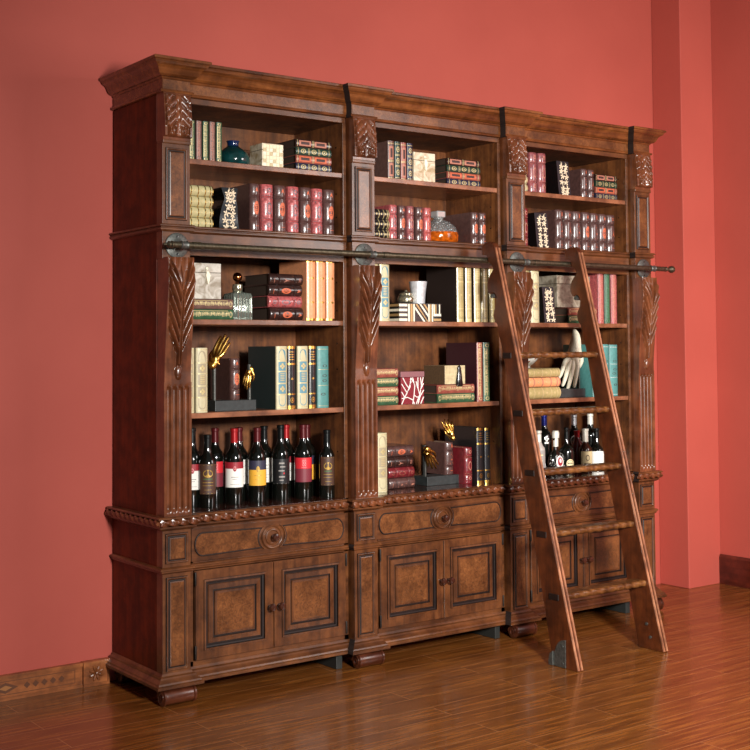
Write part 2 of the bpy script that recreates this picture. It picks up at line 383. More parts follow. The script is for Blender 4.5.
def unit(label, x0, xe, first=False, last=False):
    U = thing('bookcase', label, 'bookcase', ((x0+xe)/2, .2, 0), group='bookcase units joined side by side')
    # parts are modelled in place: parent without moving them
    inv = Matrix.Translation((-(x0+xe)/2, -.2, 0))
    n0 = len(C.objects)
    xi0, xi1 = x0+PW, xe-.024          # opening
    end = xe-.008
    # carcass
    b = BM()
    box(b, x0, x0+.02, .0502, DB, .07, 2.322)
    obj('side_panel', b, WS, U, bevel=.001)
    b = BM(); box(b, xi0-.018, xi0-.001, .0505, DB-.031, .121, 2.299); obj('partition', b, WI, U)
    b = BM(); box(b, xi1+.0005, xi1+.0155, RC+.0205, DB, .09, 2.322); 
    for zz in (1.5, 1.62, 1.25, 1.36, .9, 1.9, 2.0, 2.2): 
        lathe(b, [(.0035, xi1-.0003), (.0035, xi1+.001)], 8, 1, axis='x', M=Matrix.Translation((0, RC+.05, zz)))
    obj('side_panel', b, [WI, BLACK], U)
    b = BM(); box(b, x0+.02, xi1, DB-.030, DB-.016, .1, 2.33); obj('back_panel', b, WI, U)
    for z0, z1 in ((2.21, 2.245), (1.712, 1.74)):
        b = BM(); box(b, xi0, xi1, DB-.036, DB-.0302, z0, z1); obj('back_batten', b, WI, U, bevel=.001)
    b = BM(); box(b, x0+.0205, xi1, RC+.0205, DB-.031, 2.302, 2.321); obj('top_panel', b, WI, U)
    for zt in (2.085, 1.456, 1.09):
        b = BM(); box(b, xi0, xi1, RC+.004, DB-.03, zt-.021, zt); obj('shelf', b, SHW, U, bevel=.002)
    b = BM(); box(b, xi0-.0008, xi1+.0003, RC+.003, DB-.031, 1.7955, 1.8155); obj('shelf', b, SHW, U)
    b = BM(); box(b, x0+.0205, xi1+.0003, RC-.010, DB-.031, .672, .707); obj('deck', b, DECKM, U, bevel=.001)
    b = BM(); box(b, x0+.02, xi1, RC+.01, DB-.03, .100, .12); obj('bottom_panel', b, WI, U)
    # face frame
    b = BM()
    box(b, xi0, end-.002, RC, RC+.02, 2.300, 2.322)
    box(b, xi0, xi1+.016, RC, RC+.018, 1.7052, 1.7948)
    box(b, xi1, xi1+.016, RC-.001, RC+.0204, .708, 1.705); box(b, xi1, xi1+.016, RC-.001, RC+.0204, 1.795, 2.2995)
    box(b, xi0, end, RC, RC+.02, .484, .52); box(b, xi0, end, RC, RC+.02, .645, .66)
    box(b, xi0, end, RC, RC+.02, .10, .138); box(b, xi0, xi0+.030, RC, RC+.02, .10, .66); box(b, xe-.030, end, RC, RC+.02, .10, .66)
    obj('face_frame', b, WX, U, bevel=.0012)
    # mouldings
    ypath = [(x0, DB), (x0, 0)] if first else [(x0, RC+.012), (x0, 0)]
    path = ypath+[(x0+PW, 0), (x0+PW, RC), (xe-.003, RC)]
    for nm, pr, mt in (('crown_moulding', CROWN, CROWNW), ('waist_moulding', WAIST, WX), ('mid_moulding', MID, WX), ('base_moulding', BASE, WX)):
        b = BM(); moulding(b, path, pr, se=1.0, first_mi=None if first else 1); obj(nm, b, [mt, JOINT_SHADE], U)
    # burl frieze strip laid on the crown
    b = BM(); 
    for (a0, a1, yy) in ((x0+.002, x0+PW-.002, -.0015), (x0+PW+.003, end-.01, RC-.0015)):
        box(b, a0, a1, yy-.0012, yy+.002, 2.339, 2.374)
    obj('frieze', b, BURL, U)
    b = BM(); moulding(b, path, DECK, se=1.0)
    obj('deck_moulding', b, WX, U)
    b = BM(); o = .023; zz = .6835; rr = .0125
    if first: rope(b, (x0-o, DB, zz), (x0-o, -o, zz), rr, 3, .13, amp=.35)
    rope(b, (x0-o, -o, zz), (x0+PW+o, -o, zz), rr, 3, .13, amp=.35)
    rope(b, (x0+PW+o-.003, RC-o, zz), (xe-.03, RC-o, zz), rr, 3, .13, amp=.35)
    obj('rope_moulding', b, CARV, U, smooth=True, angle=60)
    posts(U, x0)
    # drawer
    d0, d1 = x0+.139, xe-.027; D = BM(); box(D, d0, d1, RC-.006, RC+.3, .519, .646)
    cx = (d0+d1)/2; cz = .5825; fy = RC-.0062
    f = lambda u, v: Vector((u, fy-.0012, v))
    for s in (-1, 1):
        xo = cx+s*.345; xn = cx+s*.078; pts = []
        for i in range(13):
            a = PI/2-PI*i/12; pts.append((xo-s*.03+s*.034*math.cos(a), cz+.044*math.sin(a)))
        for i in range(9):
            a = -PI/4*.9+PI/2*.9*i/8; pts.append((cx+s*.066*math.cos(a), cz+.066*math.sin(a)*1.0*.9))
        pts = [(x, max(cz-.044, min(cz+.044, z))) for x, z in pts]
        prism(D, pts, fy-.0035, fy+.001, 2)
        tube(D, [(x, fy-.0030, z) for x, z in pts], .0032, 6, 1, closed=True)
        # bracket-like outer curve
        tube(D, [(cx+s*.062*math.cos(a), fy-.004, cz+.056*math.sin(a)) for a in [(-.95+1.9*i/10) for i in range(11)]], .003, 6, 0)
    M = Matrix.Translation((cx, fy, cz))
    lathe(D, [(.050, 0), (.050, -.006), (.046, -.010), (.041, -.009), (.039, -.004), (.034, -.004), (.032, -.009), (.028, -.010), (.025, -.005), (.004, -.006)], 36, 0, axis='y', M=M, sy=.98)
    dr = obj('drawer', D, [WX, GLAZE, BURL], U, bevel=.001)
    knob(dr, cx, fy-.004, cz, .0155, .036)
    # doors
    w0, w1 = x0+.153, xe-.028; xm = (w0+w1)/2
    for s, (a, c) in ((-1, (w0, xm-.002)), (1, (xm+.002, w1))):
        b = BM()
        y = RC-.010
        box(b, a, c, y+.010, RC+.012, .139, .481)
        rings_xz(b, a, c, .139, .481, [(0, y+.001), (.0015, y), (.035, y), (.036, y-.004), (.043, y-.005), (.0445, y+.003), (.051, y+.004), (.052, y+.0095), (.057, y+.0095), (.059, y+.005), (.078, y+.003), (.0795, y+.008), (.0850, y+.008), (.087, y+.003), (.095, y+.002)],
                 [0, 0, 1, 0, 1, 1, 1, 1, 0, 0, 1, 1, 0, 0, 2])  # dark bands: glaze, also standing in for shade of the stepped frame
        dd = obj('door', b, [WZ, GLAZE, BURL], U)
        knob(dd, xm-s*-.022, y-.001, .305, .0158, .036)
        hx = a-.001 if s < 0 else c+.001
        for hz in (.17, .452):
            b = BM(); lathe(b, [(.0032, hz-.026), (.0045, hz-.022), (.0045, hz+.022), (.0032, hz+.026)], 10, M=Matrix.Translation((hx, y-.001, 0)))
            obj('hinge', b, HINGE, dd, smooth=True)
    feet(U, x0, first)
    if first:
        scroll_foot_back = scroll_foot(U, x0+.004, x0+.11, DB-.076, True)
        b = BM(); box(b, x0, x0+.02, .04, DB-.06, .045, .067); obj('plinth_rail', b, WS, U)
    # black levelling block under the right end
    b = BM(); prism(b, [(.03, .001), (.05, .001), (.34, .001), (.34, .066), (.03, .066)], xe-.075, xe-.045, plane='yz')
    obj('levelling_block', b, IRONB, U, bevel=.002)
    if last: endpost(U, xe)
    for o in U.children: o.matrix_parent_inverse = inv
    return U
IRONB = flat('black_plastic_block', (38, 40, 38), .5)
DECKM = wood('polished_deck_wood', (38, 15, 9), (62, 28, 17), (84, 42, 27), 'x', rough=.16, coat=.5)
def posts(U, x0):
    b = BM(); hfield(b, x0+.001, x0+PW-.001, 2.142, 2.325, 34, 52, smallleaf, .05); obj('carved_bracket', b, CARV, U, smooth=True, angle=50)
    b = BM(); box(b, x0-.001, x0+PW+.001, -.008, .05, 2.128, 2.143); obj('bracket_sill', b, WX, U, bevel=.003)
    panel_post(U, x0, 1.818, 2.129, 'panelled_post')
    b = BM(); box(b, x0, x0+PW, 0, .05, 1.685, 1.79); obj('rail_mounting_block', b, WX, U, bevel=.001)
    b = BM(); hfield(b, x0+.003, x0+PW-.003, 1.214, 1.690, 60, 190, leaf, .05)
    obj('carved_corbel', b, CARV, U, smooth=True, angle=50)
    b = BM(); hfield(b, x0+.001, x0+PW-.001, .706, 1.214, 46, 80, flutes, .05); obj('fluted_pilaster', b, CARV, U, smooth=True, angle=50)
    panel_post(U, x0, .513, .655, 'small_panel_post')
    panel_post(U, x0, .110, .492, 'tall_panel_post')
def feet(U, x0, first):
    scroll_foot(U, x0-.012 if first else x0-.004, x0+PW+.008)
def endpost(U, xs):
    xp = xs; x1 = xp+PW
    b = BM(); box(b, xp-.002, x1, .0502, DB, .07, 2.322); obj('side_panel', b, WS, U, bevel=.001)
    path = [(xp, RC+.012), (xp, 0), (x1, 0), (x1, DB)]
    for nm, pr in (('crown_moulding', CROWN), ('waist_moulding', WAIST), ('mid_moulding', MID), ('base_moulding', BASE), ('deck_moulding', DECK)):
        b = BM(); moulding(b, path, pr, first_mi=1); obj(nm, b, [CROWNW if pr is CROWN else WX, JOINT_SHADE], U)
    b = BM(); box(b, xp+.002, x1-.002, -.0027, .0005, 2.339, 2.374); obj('frieze', b, BURL, U)
    b = BM(); o = .023
    rope(b, (xp-o, -o, .6835), (x1+o, -o, .6835), .0125, 3, .13, amp=.35); rope(b, (x1+o, -o, .6835), (x1+o, DB, .6835), .0125, 3, .13, amp=.35)
    obj('rope_moulding', b, CARV, U, smooth=True, angle=60)
    posts(U, xp)
    scroll_foot(U, xp-.004, x1+.012)
BX = [0.0, .888, 1.772, 2.650]
unit('dark brown left bookcase unit holding the long row of wine bottles', BX[0], BX[1], first=True)
unit('dark brown middle bookcase unit between the wine bottle unit and the ladder', BX[1], BX[2])
unit('dark brown right bookcase unit standing behind the leaning ladder', BX[2], BX[3], last=True)

# ------------------------------------------------------------------ ladder rail
R0 = thing('ladder_rail', 'long bronze rail fixed across all three bookcases for the ladder', 'rail', (1.4, -.06, 1.74))
RI = Matrix.Translation((-1.4, .06, -1.74))
b = BM(); ty = lambda pts: [(r, x) for x, r in pts]
lathe(b, ty([(.012, .0125), (2.800, .0125)]), 20, axis='x', M=Matrix.Translation((0, -.062, 1.734)))
obj('pole', b, BRONZE, R0, smooth=True)
for x0, s in ((.014, -1), (2.80, 1)):
    b = BM(); pts = [(0, .0125), (-.003, .0145), (-.008, .0145), (-.011, .011), (-.015, .013), (-.020, .013), (-.025, .009), (-.028, .005), (-.040, .004), (-.042, .001)]
    if s > 0: pts = [(0, .0105), (.006, .013), (.012, .013), (.016, .0085), (.03, .0085), (.036, .011), (.043, .0165), (.054, .019), (.064, .0165), (.070, .009), (.072, .001)]
    lathe(b, ty(pts), 20, axis='x', M=Matrix.Translation((x0, -.062, 1.734))); obj('finial', b, BRONZE, R0, smooth=True)
for x in (.060, .947, 1.832, 2.709):
    b = BM(); M = Matrix.Translation((x, 0, 1.7365))
    lathe(b, [(.049, -.001), (.049, -.004), (.046, -.006), (.030, -.0065), (.016, -.012), (.010, -.020), (.009, -.045), (.012, -.050)], 32, axis='y', M=M)
    lathe(b, ty([(-.016, .013), (-.013, .0165), (-.008, .0145), (.008, .0145), (.013, .0165), (.016, .013)]), 20, axis='x', M=Matrix.Translation((x, -.062, 1.734)))
    for dz in (.034, -.034): lathe(b, [(.0045, -.0062), (.0045, -.0078), (.0002, -.0085)], 10, 1, axis='y', M=Matrix.Translation((x, 0, 1.7365+dz)))
    obj('wall_bracket', b, [IRON, BLACK], R0, smooth=True)
for x in (.113, 1.02, 1.90): 
    b = BM(); lathe(b, ty([(-.018, .0126), (-.018, .0145), (.018, .0145), (.018, .0126)]), 20, axis='x', M=Matrix.Translation((x, -.062, 1.734))); obj('pole_joint', b, BRONZE2 if 'BRONZE2' in globals() else BRONZE, R0, smooth=True)
for o in R0.children: o.matrix_parent_inverse = RI

# ------------------------------------------------------------------ ladder
LD = thing('ladder', 'dark wooden library ladder leaning on the bronze rail before the bookcases', 'ladder', (1.85, -.53, 0))
LI = Matrix.Translation((-1.85, .53, 0))
front = [(-.612, .0), (-.127, 1.800)]
def fy_(z): return -.612+(z/1.8)*.485
prof = [(-.612, 0), (fy_(1.79), 1.79), (-.118, 1.806), (-.100, 1.815), (-.072, 1.814), (-.050, 1.803), (-.040, 1.785), (-.043, 1.766), (-.050, 1.745),
        (-.0475, 1.752), (-.054, 1.757), (-.066, 1.757), (-.078, 1.752), (-.083, 1.740), (-.090, 1.722), (-.112, 1.704), (-.118, 1.688), (-.103, 1.672), (-.085, 1.650), (-.077, 1.628), (-.077, 1.604), (-.084, 1.586), (-.097, 1.577),
        (-.108, 1.584), (-.118, 1.586), (-.130, 1.578), (-.140, 1.562), (-.138, 1.532), (-.122, 1.505), (-.117, 1.480), (-.124, 1.462), (-.142, 1.44), (-.150, 1.40), (fy_(1.3)+.088, 1.33), (fy_(.85)+.108, .85), (fy_(.35)+.122, .35), (-.470, .0)]
prof.pop(8); prof.insert(8, (-.0465, 1.758))
prof = [p for i, p in enumerate(prof) if i != 9]
for xa in (1.576, 2.104):
    b = BM(); prism(b, prof, xa, xa+.030, plane='yz'); o = obj('side_rail', b, LADW, LD, bevel=.0025)
    # pale beads running down the front edge
    b = BM()
    for dx in (.0055, .0245):
        tube(b, [(xa+dx, fy_(.004)-.0015, .004), (xa+dx, fy_(1.785)-.0015, 1.785)], .0052, 8)
    obj('edge_bead', b, LADE, o, smooth=True)
    b = BM(); lathe(b, ty([(-.004, .0), (-.004, .010), (.034, .010), (.034, .0)]), 14, axis='x', M=Matrix.Translation((xa, -.113, 1.570)))
    obj('guide_roller', b, IRON, o, smooth=True)
SZ = [.287, .541, .796, 1.050, 1.302]
for z in SZ:
    yb = fy_(z)+.022
    b = BM(); box(b, 1.5765, 2.133, yb+.004, yb+.062, z-.013, z+.013)
    rope(b, (1.604, yb+.004, z), (2.106, yb+.004, z), .0135, lobes=3, pitch=.16, amp=.16)
    obj('step', b, STEPM if 'STEPM' in globals() else LADS if 'LADS' in globals() else CARV, LD, smooth=True, angle=50)
    b = BM(); box(b, 1.5705, 1.5758, yb+.004, yb+.060, z-.013, z+.013); obj('tenon_cap', b, GLAZE, LD, bevel=.003)
# iron shoe
for xa, s in ((1.576, -1), (2.134, 1)):
    b = BM(); q = [(-.545, .002), (-.470, .002), (-.463, .012), (-.466, .03), (-.474, .05), (-.485, .066), (-.492, .085), (-.502, .100), (-.518, .112), (-.545, .118)]
    prism(b, q, xa, xa+s*.004, plane='yz'); prism(b, [(-.475, .002), (-.452, .002), (-.449, .02), (-.458, .05), (-.474, .062)], xa, xa+s*.010, plane='yz')
    for yy, zz in ((-.53, .09), (-.53, .02)): lathe(b, ty([(0, .005), (s*.007, .005)]), 10, axis='x', M=Matrix.Translation((xa, yy, zz)))
    obj('iron_shoe', b, IRON, LD, bevel=.001)
b = BM(); 
for zz in (.055, .11): lathe(b, ty([(0, .007), (-.004, .007), (-.005, .001)]), 12, axis='x', M=Matrix.Translation((2.104, -.54+.02*(zz > .1), zz)))
obj('bolt', b, IRON, LD, smooth=True)
for o in LD.children: o.matrix_parent_inverse = LI

# ------------------------------------------------------------------ books
def leather(name, c, rough=.34, coat=.35, mottle=.18, ns=70):
    return flat(name, c, rough, coat=coat, noise=mottle, nscale=ns, bump=.25, bscale=260)
LBROWN = leather('brown_leather', (82, 56, 52), .3, .55)
LDARK = leather('dark_brown_leather', (48, 28, 24), .3, .5)
LPINK = leather('rose_leather', (168, 82, 82), .32, .45, .3, 110)
LMAUVE = leather('mauve_leather', (136, 74, 76), .3, .5, .25)
LRED = leather('maroon_leather', (110, 30, 36), .3, .4)
LGREEN = leather('green_leather', (52, 84, 58), .36, .3)
LDGREEN = leather('dark_green_leather', (30, 54, 42), .36, .3)
LNAVY = leather('navy_leather', (34, 38, 58), .34, .35)
LTAUPE = leather('taupe_leather', (104, 76, 68), .36, .3)
LRUST = leather('reddish_brown_leather', (142, 74, 62), .36, .3)
LORANGE = leather('tan_orange_leather', (226, 150, 104), .4, .15, .1)
LOLIVE = leather('olive_gold_leather', (168, 150, 100), .32, .35, .12)
CREAM = leather('cream_cloth', (192, 182, 146), .45, .1, .06)
TEALC = leather('teal_cloth', (106, 146, 150), .45, .1, .08)
TEALD = leather('dusty_teal_cloth', (76, 132, 128), .45, .1, .1)
TEALX = flat('deep_teal_board', (34, 50, 50), .5)
LBLACK = leather('black_leather', (26, 24, 26), .28, .5, .1)
LCRM = leather('aged_cream_leather', (186, 176, 130), .3, .4, .1)
BEIGE = flat('beige_panel', (160, 146, 118), .5)
BLUEP = flat('blue_panel', (92, 136, 150), .5)
ORANGE = flat('orange_label', (196, 98, 66), .45, noise=.15)
SALMON = flat('salmon_label', (178, 116, 96), .45)
GREENP = flat('green_label', (70, 120, 90), .45)
DTXT = flat('dark_tooling', (60, 34, 32), .5)
GREYP = flat('grey_tooling', (120, 110, 116), .4)

def book(label, x, w, h, ys, z0, style, cov, orn=GOLDP, d=.20, lying=False, group=None, orn2=None, seed=0, side=None):
    if lying: R = thing('book', label, 'book', (x, ys, z0+w/2), (0, PI/2, 0), group)
    else: R = thing('book', label, 'book', (x+w/2, ys, z0), group=group)
    rnd = random.Random(seed*17+int(x*1000))
    raised = style in ('raised', 'raised_plain')
    B0 = min(.016, w*(.30 if raised or style == 'bands' else .16))
    gr = (.265, .74)
    def prof_(z):
        g = 0
        if raised:
            for q in gr: g = max(g, math.exp(-((z/h-q)/.018)**2))
            for q in (0, 1): g = max(g, .55*math.exp(-((z/h-q)/.02)**2))
        return g
    def S(u, z, off=0):
        g = prof_(z); xx = u*w/2*(1-.07*g)
        return Vector((xx, -(B0*(1-.45*g))*(1-u*u)**.8-.001-off, z))
    zs = [0, .02, .05]
    if raised:
        zs += [.15, .235, .25, .265, .28, .295, .4, .5, .6, .71, .725, .74, .755, .77, .85, .95, .98, 1]
    else: zs += [.5, .95, .98, 1]
    b = BM(); nx = 10; g = [[b.verts.new(S(2*i/nx-1, q*h)) for i in range(nx+1)] for q in zs]
    for j in range(len(zs)-1):
        for i in range(nx): b.faces.new((g[j][i], g[j][i+1], g[j+1][i+1], g[j+1][i]))
    bk = [[b.verts.new((s*w/2, .004, q*h)) for s in (-1, 1)] for q in zs]
    for j in range(len(zs)-1):
        b.faces.new((g[j][0], g[j+1][0], bk[j+1][0], bk[j][0])); b.faces.new((g[j][-1], bk[j][1], bk[j+1][1], g[j+1][-1])); b.faces.new((bk[j][0], bk[j+1][0], bk[j+1][1], bk[j][1]))
    b.faces.new(g[0]+[bk[0][1], bk[0][0]]); b.faces.new(g[-1][::-1]+[bk[-1][0], bk[-1][1]])
    t = .0028; mi = 1 if side else 0
    for s in (-1, 1): box(b, min(s*w/2, s*(w/2-t)), max(s*w/2, s*(w/2-t)), .003, d, 0, h, mi)
    obj('cover', b, [cov, side] if side else cov, R, smooth=True, angle=40)
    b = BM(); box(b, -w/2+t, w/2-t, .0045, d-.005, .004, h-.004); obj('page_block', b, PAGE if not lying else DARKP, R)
    b = BM(); f = lambda u, v: S(u, v, .0006); f2 = lambda u, v: S(u, v, .0010)
    mats = [orn, orn2 or orn, DTXT]
    if style == 'raised':
        kind = seed % 3
        if kind == 0:
            cdisc(b, f, .12, .5*h, .52, .145*h, 16, 1)
            for q in (.44, .48, .52, .56): cpatch(b, f2, -.12, .36, q*h, q*h+.0016, 4, 1, 2)
            cpoly(b, f, [(-.1, .84*h), (.45, .84*h), (.22, .93*h), (.0, .9*h)], 1)
        elif kind == 1:
            cpoly(b, f, [(-.15, .42*h), (.6, .42*h), (.35, .49*h), (.3, .6*h), (.15, .49*h)], 1)
            for q in (.86, .9): cpatch(b, f, -.2, .5, q*h, q*h+.002, 4, 1, 1)
        else:
            cpoly(b, f, [(-.2, .33*h), (.7, .34*h), (.7, .37*h), (-.2, .36*h)], 1); cpoly(b, f, [(0, .45*h), (.5, .44*h), (.3, .5*h)], 1); cpoly(b, f, [(.0, .61*h), (.6, .56*h), (.65, .58*h), (.1, .64*h)], 1)
            cpoly(b, f, [(.15, .84*h), (.5, .84*h), (.4, .94*h), (.2, .94*h)], 1)
        for q in (.24, .29, .715, .765): cpatch(b, f, -.9, .9, q*h, q*h+.0011, 8, 1, 2)
        cpatch(b, f, -.1, .7, .12*h, .12*h+.002, 4, 1, 1)
    elif style == 'raised_plain':
        cring(b, f, .1, .5*h, .42, .13*h, .12, 16, 1)
        for q in (.16, .88): cring(b, f, .1, q*h, .35, .05*h, .15, 10, 1)
        for i in range(16): cdisc(b, f, rnd.uniform(-.7, .8), rnd.uniform(.05, .95)*h, .07, .004, 5, 2)
        for q in (.24, .29, .715, .765): cpatch(b, f, -.9, .9, q*h, q*h+.0011, 8, 1, 1)
    elif style == 'panel':
        edges = [.03, .235, .41, .60, .765, .97]
        for i in range(5):
            a, c = edges[i]*h+.003, edges[i+1]*h-.003
            if i in (0, 4):
                pts = []
                for k in range(11):
                    th = PI*k/10; pts.append((.62*math.cos(th), (c-.02+.018*math.sin(th)) if i == 4 else (a+.02-.018*math.sin(th))))
                cpoly(b, f, pts+([(-.62, a), (.62, a)] if i == 4 else [(-.62, c), (.62, c)]), 1)
            else: cpatch(b, f, -.66, .66, a, c, 6, 1, 1)
            m_ = (a+c)/2
            if i in (1, 3):
                for dx, dz in ((0, .007), (0, -.007), (.26, 0), (-.26, 0)): cdisc(b, f2, dx, m_+dz, .19, .0055, 8, 0)
            if i == 2:
                for q in range(5): cpatch(b, f2, -.38, .38, m_-.014+q*.007, m_-.011+q*.007, 3, 1, 0)
        for e_ in edges: cpatch(b, f2, -.94, .94, e_*h-.0009, e_*h+.0009, 8, 1, 0)
    elif style == 'gilt':
        for a, c in ((.0, .055), (.225, .245), (.70, .73), (.955, 1.0)): cpatch(b, f, -.97, .97, a*h, c*h, 8, 1, 0)
        for q in (.78, .82, .86, .90): cpatch(b, f, -.6, .6, q*h, (q+.012)*h, 5, 1, 0)
        cring(b, f, 0, .14*h, .5, .045*h, .18, 12, 0); cdisc(b, f, 0, .48*h, .3, .018*h, 8, 0); cdisc(b, f, 0, .14*h, .2, .018*h, 8, 0)
    elif style == 'text':
        cring(b, f, 0, .05*h, .62, .03*h, .22, 10, 0); cring(b, f, 0, .95*h, .62, .03*h, .22, 10, 0)
        z = .10
        while z < .9:
            L_ = rnd.uniform(.015, .03); sx = rnd.uniform(.25, .5); cpatch(b, f, -sx, sx*rnd.uniform(.5, 1), z*h, (z+L_*.6)*h, 3, 1, 0)
            if rnd.random() < .5: cpatch(b, f, -.55, -.1, (z+L_*.6)*h, (z+L_)*h, 2, 1, 0)
            z += L_+.004
        cpatch(b, f, -.75, -.62, .1*h, .9*h, 1, 4, 0)
    elif style == 'labels':
        for a, c in ((.08, .42), (.52, .86)):
            cpatch(b, f, -.7, .7, a*h, c*h, 5, 1, 1); cpatch(b, f2, -.35, .35, (a+.05)*h, (c-.05)*h, 3, 1, 2)
        for q in (.03, .46, .49, .93): cpatch(b, f, -.9, .9, q*h, (q+.014)*h, 6, 1, 0)
    elif style == 'diamonds':
        for q in (.2, .5, .8): cring(b, f, 0, q*h, .62, .075*h, .2, 8, 0); cdisc(b, f, 0, q*h, .22, .02*h, 6, 0)
        for q in (.05, .34, .37, .63, .66, .93): cpatch(b, f, -.85, .85, q*h, (q+.012)*h, 6, 1, 0)
    elif style == 'few':
        for q in (.0, .965): cpatch(b, f, -.95, .95, q*h, (q+.035)*h, 8, 1, 0)
        for q in (.30, .70): cdisc(b, f, .35, q*h, .3, .02*h, 8, 0); cpatch(b, f, -.8, .8, q*h, q*h+.0012, 6, 1, 1)
    elif style == 'bands':
        for q in (.10, .30, .52, .74, .90): cpatch(b, f, -.95, .95, q*h, (q+.03)*h, 8, 1, 0)
        for q in (.2, .42, .63, .83): cdisc(b, f, 0, q*h, .25, .03*h, 6, 1)
        for q in (.0, .97): cpatch(b, f, -.95, .95, q*h, (q+.03)*h, 8, 1, 0)
    elif style == 'plain':
        for q in (.03, .36, .62, .95): cpatch(b, f, -.85, .85, q*h, q*h+.0012, 6, 1, 0)
        for q in (.22, .44, .52, .68): cring(b, f, rnd.uniform(-.2, .2), q*h, .4, .022*h, .12, 9, 2)
    cpatch(b, f, -.985, -.955, .0, h, 1, 20, 2)
    if len(b.verts): obj('spine_ornament', b, mats, R)
    else: b.free()
    return R

def pitched(look, where, n, i):
    o = ['leftmost', 'second from left', 'third from left', 'fourth from left', 'fifth from left', 'sixth from left', 'seventh from left', 'rightmost']
    return f"{look}, {'rightmost' if (i == n-1 and n > 1) else o[i]} in the {where}"
def stacked(look, where, n, i):       # i counted from the top
    s = {2: ['upper', 'lower'], 3: ['top', 'middle', 'bottom'], 4: ['top', 'second', 'third', 'bottom']}[n][i]
    return f"{look}, {s} one of the {where}"
DSIDE = flat('shaded_board', (34, 24, 20), .5); MSIDE = flat('shaded_maroon_board', (50, 18, 26), .45)  # cover sides, maroon included, with the shade of frontal light put into the colour
def row(items, style_of, ys, z0, where, group, d=.2, side=None):
    for i, (x, w, h) in enumerate(items):
        look, st, cov, orn, orn2, sd = style_of[i]
        book(pitched(look, where, len(items), i), x, w-.002, h, ys, z0, st, cov, orn, d, group=group, orn2=orn2, seed=sd, side=side)
def stack(x0, x1, zs, style_of, ys, where, group, d=.2, jig=(0, 0, 0, 0)):
    for i, (a, c) in enumerate(zs):
        look, st, cov, orn, orn2, sd = style_of[i]
        o = book(stacked(look, where, len(zs), i), x0+jig[i], c-a-.0006, x1-x0, ys, a, st, cov, orn, d, lying=True, group=group, orn2=orn2, seed=sd)
def even(z0, z1, n):    # n books filling z0..z1, listed from the top
    t = (z1-z0)/n; return [(z1-(i+1)*t, z1-i*t) for i in range(n)]

ZA, ZB, ZC, ZD, ZE = 2.0852, 1.8156, 1.4562, 1.0902, .7072
T_ = lambda look, cov, orn: (look, 'text', cov, orn, None, 0)
# --- left bookcase, top shelf
row([(.150, .027, .157), (.181, .027, .158), (.211, .027, .159), (.241, .028, .160), (.272, .027, .161)],
    [T_('slim green book', LGREEN, GOLDL), T_('slim taupe book', LTAUPE, SALMON), T_('slim green book', LGREEN, GOLDL), T_('slim taupe book', LTAUPE, SALMON), T_('slim green book', LGREEN, GOLDL)],
    .07, ZA, 'row beside the teal vase', 'slim books beside the teal vase', d=.18)
LS = [('brown book with framed labels', 'labels', LDARK, GOLDL, SALMON, 0), ('green book with ringed spine', 'diamonds', LDGREEN, GOLDL, None, 0), ('red-brown book with framed labels', 'labels', LRUST, GOLDL, ORANGE, 0), ('navy book with ringed spine', 'diamonds', LNAVY, GOLDL, None, 0)]
stack(.652, .829, even(ZA, 2.218, 4), LS, .075, 'stack right of the teal vase', 'lying books on the left top shelf')
# --- left bookcase, second shelf
CS = [('cream book with gold bands', 'bands', LCRM, GOLD, GOLDL, 0)]*4
stack(.110, .252, even(ZB, 1.987, 4), CS, .07, 'stack left of the waisted vase', 'cream lying books on the left second shelf')
PK = ('rose leather book', 'raised_plain', LPINK, SALMON, GREYP, 0)
BR = lambda k: ('brown leather book', 'raised', LBROWN, ORANGE, ORANGE, k)
row([(.430, .049, .197), (.484, .060, .198), (.549, .057, .198), (.612, .058, .198), (.675, .056, .199), (.734, .056, .198), (.793, .057, .198)],
    [BR(0), PK, BR(0), PK, BR(0), PK, BR(3)], .08, ZB, 'row right of the black vase, left bookcase', 'rose and brown books on the left second shelf')
# --- left bookcase, third shelf
stack(.118, .350, [(1.4985, 1.5385), (ZC, 1.4980)], [('taupe book with gold lettering', 'text', LTAUPE, GOLDL, None, 3), ('green book with gold lettering', 'text', LGREEN, GOLDL, None, 4)], .08, 'pair under the silvery box', 'two books under the marbled box')
stack(.521, .683, [(1.6035, 1.649), (1.558, 1.603), (1.509, 1.5575), (ZC, 1.5085)],
      [('dark brown leather book', 'raised', LDARK, SALMON, SALMON, 1), ('dark brown leather book', 'raised', LDARK, ORANGE, ORANGE, 0), ('rose leather book', 'raised_plain', LPINK, SALMON, GREYP, 0), ('brown leather book', 'raised', LDARK, ORANGE, ORANGE, 0)],
      .08, 'stack beside three tan books', 'lying books on the left third shelf', jig=(.0, -.004, -.006, .0))
TN = ('tall tan book', 'bands', LORANGE, GOLD, GOLD, 0)
row([(.694, .047, .254), (.743, .048, .254), (.793, .046, .254)], [('tall pale orange book', 'few', LORANGE, GOLD, GOLD, 0)]*3, .065, ZC, 'trio beside the dark lying books', 'pale orange books on the left third shelf', d=.21)
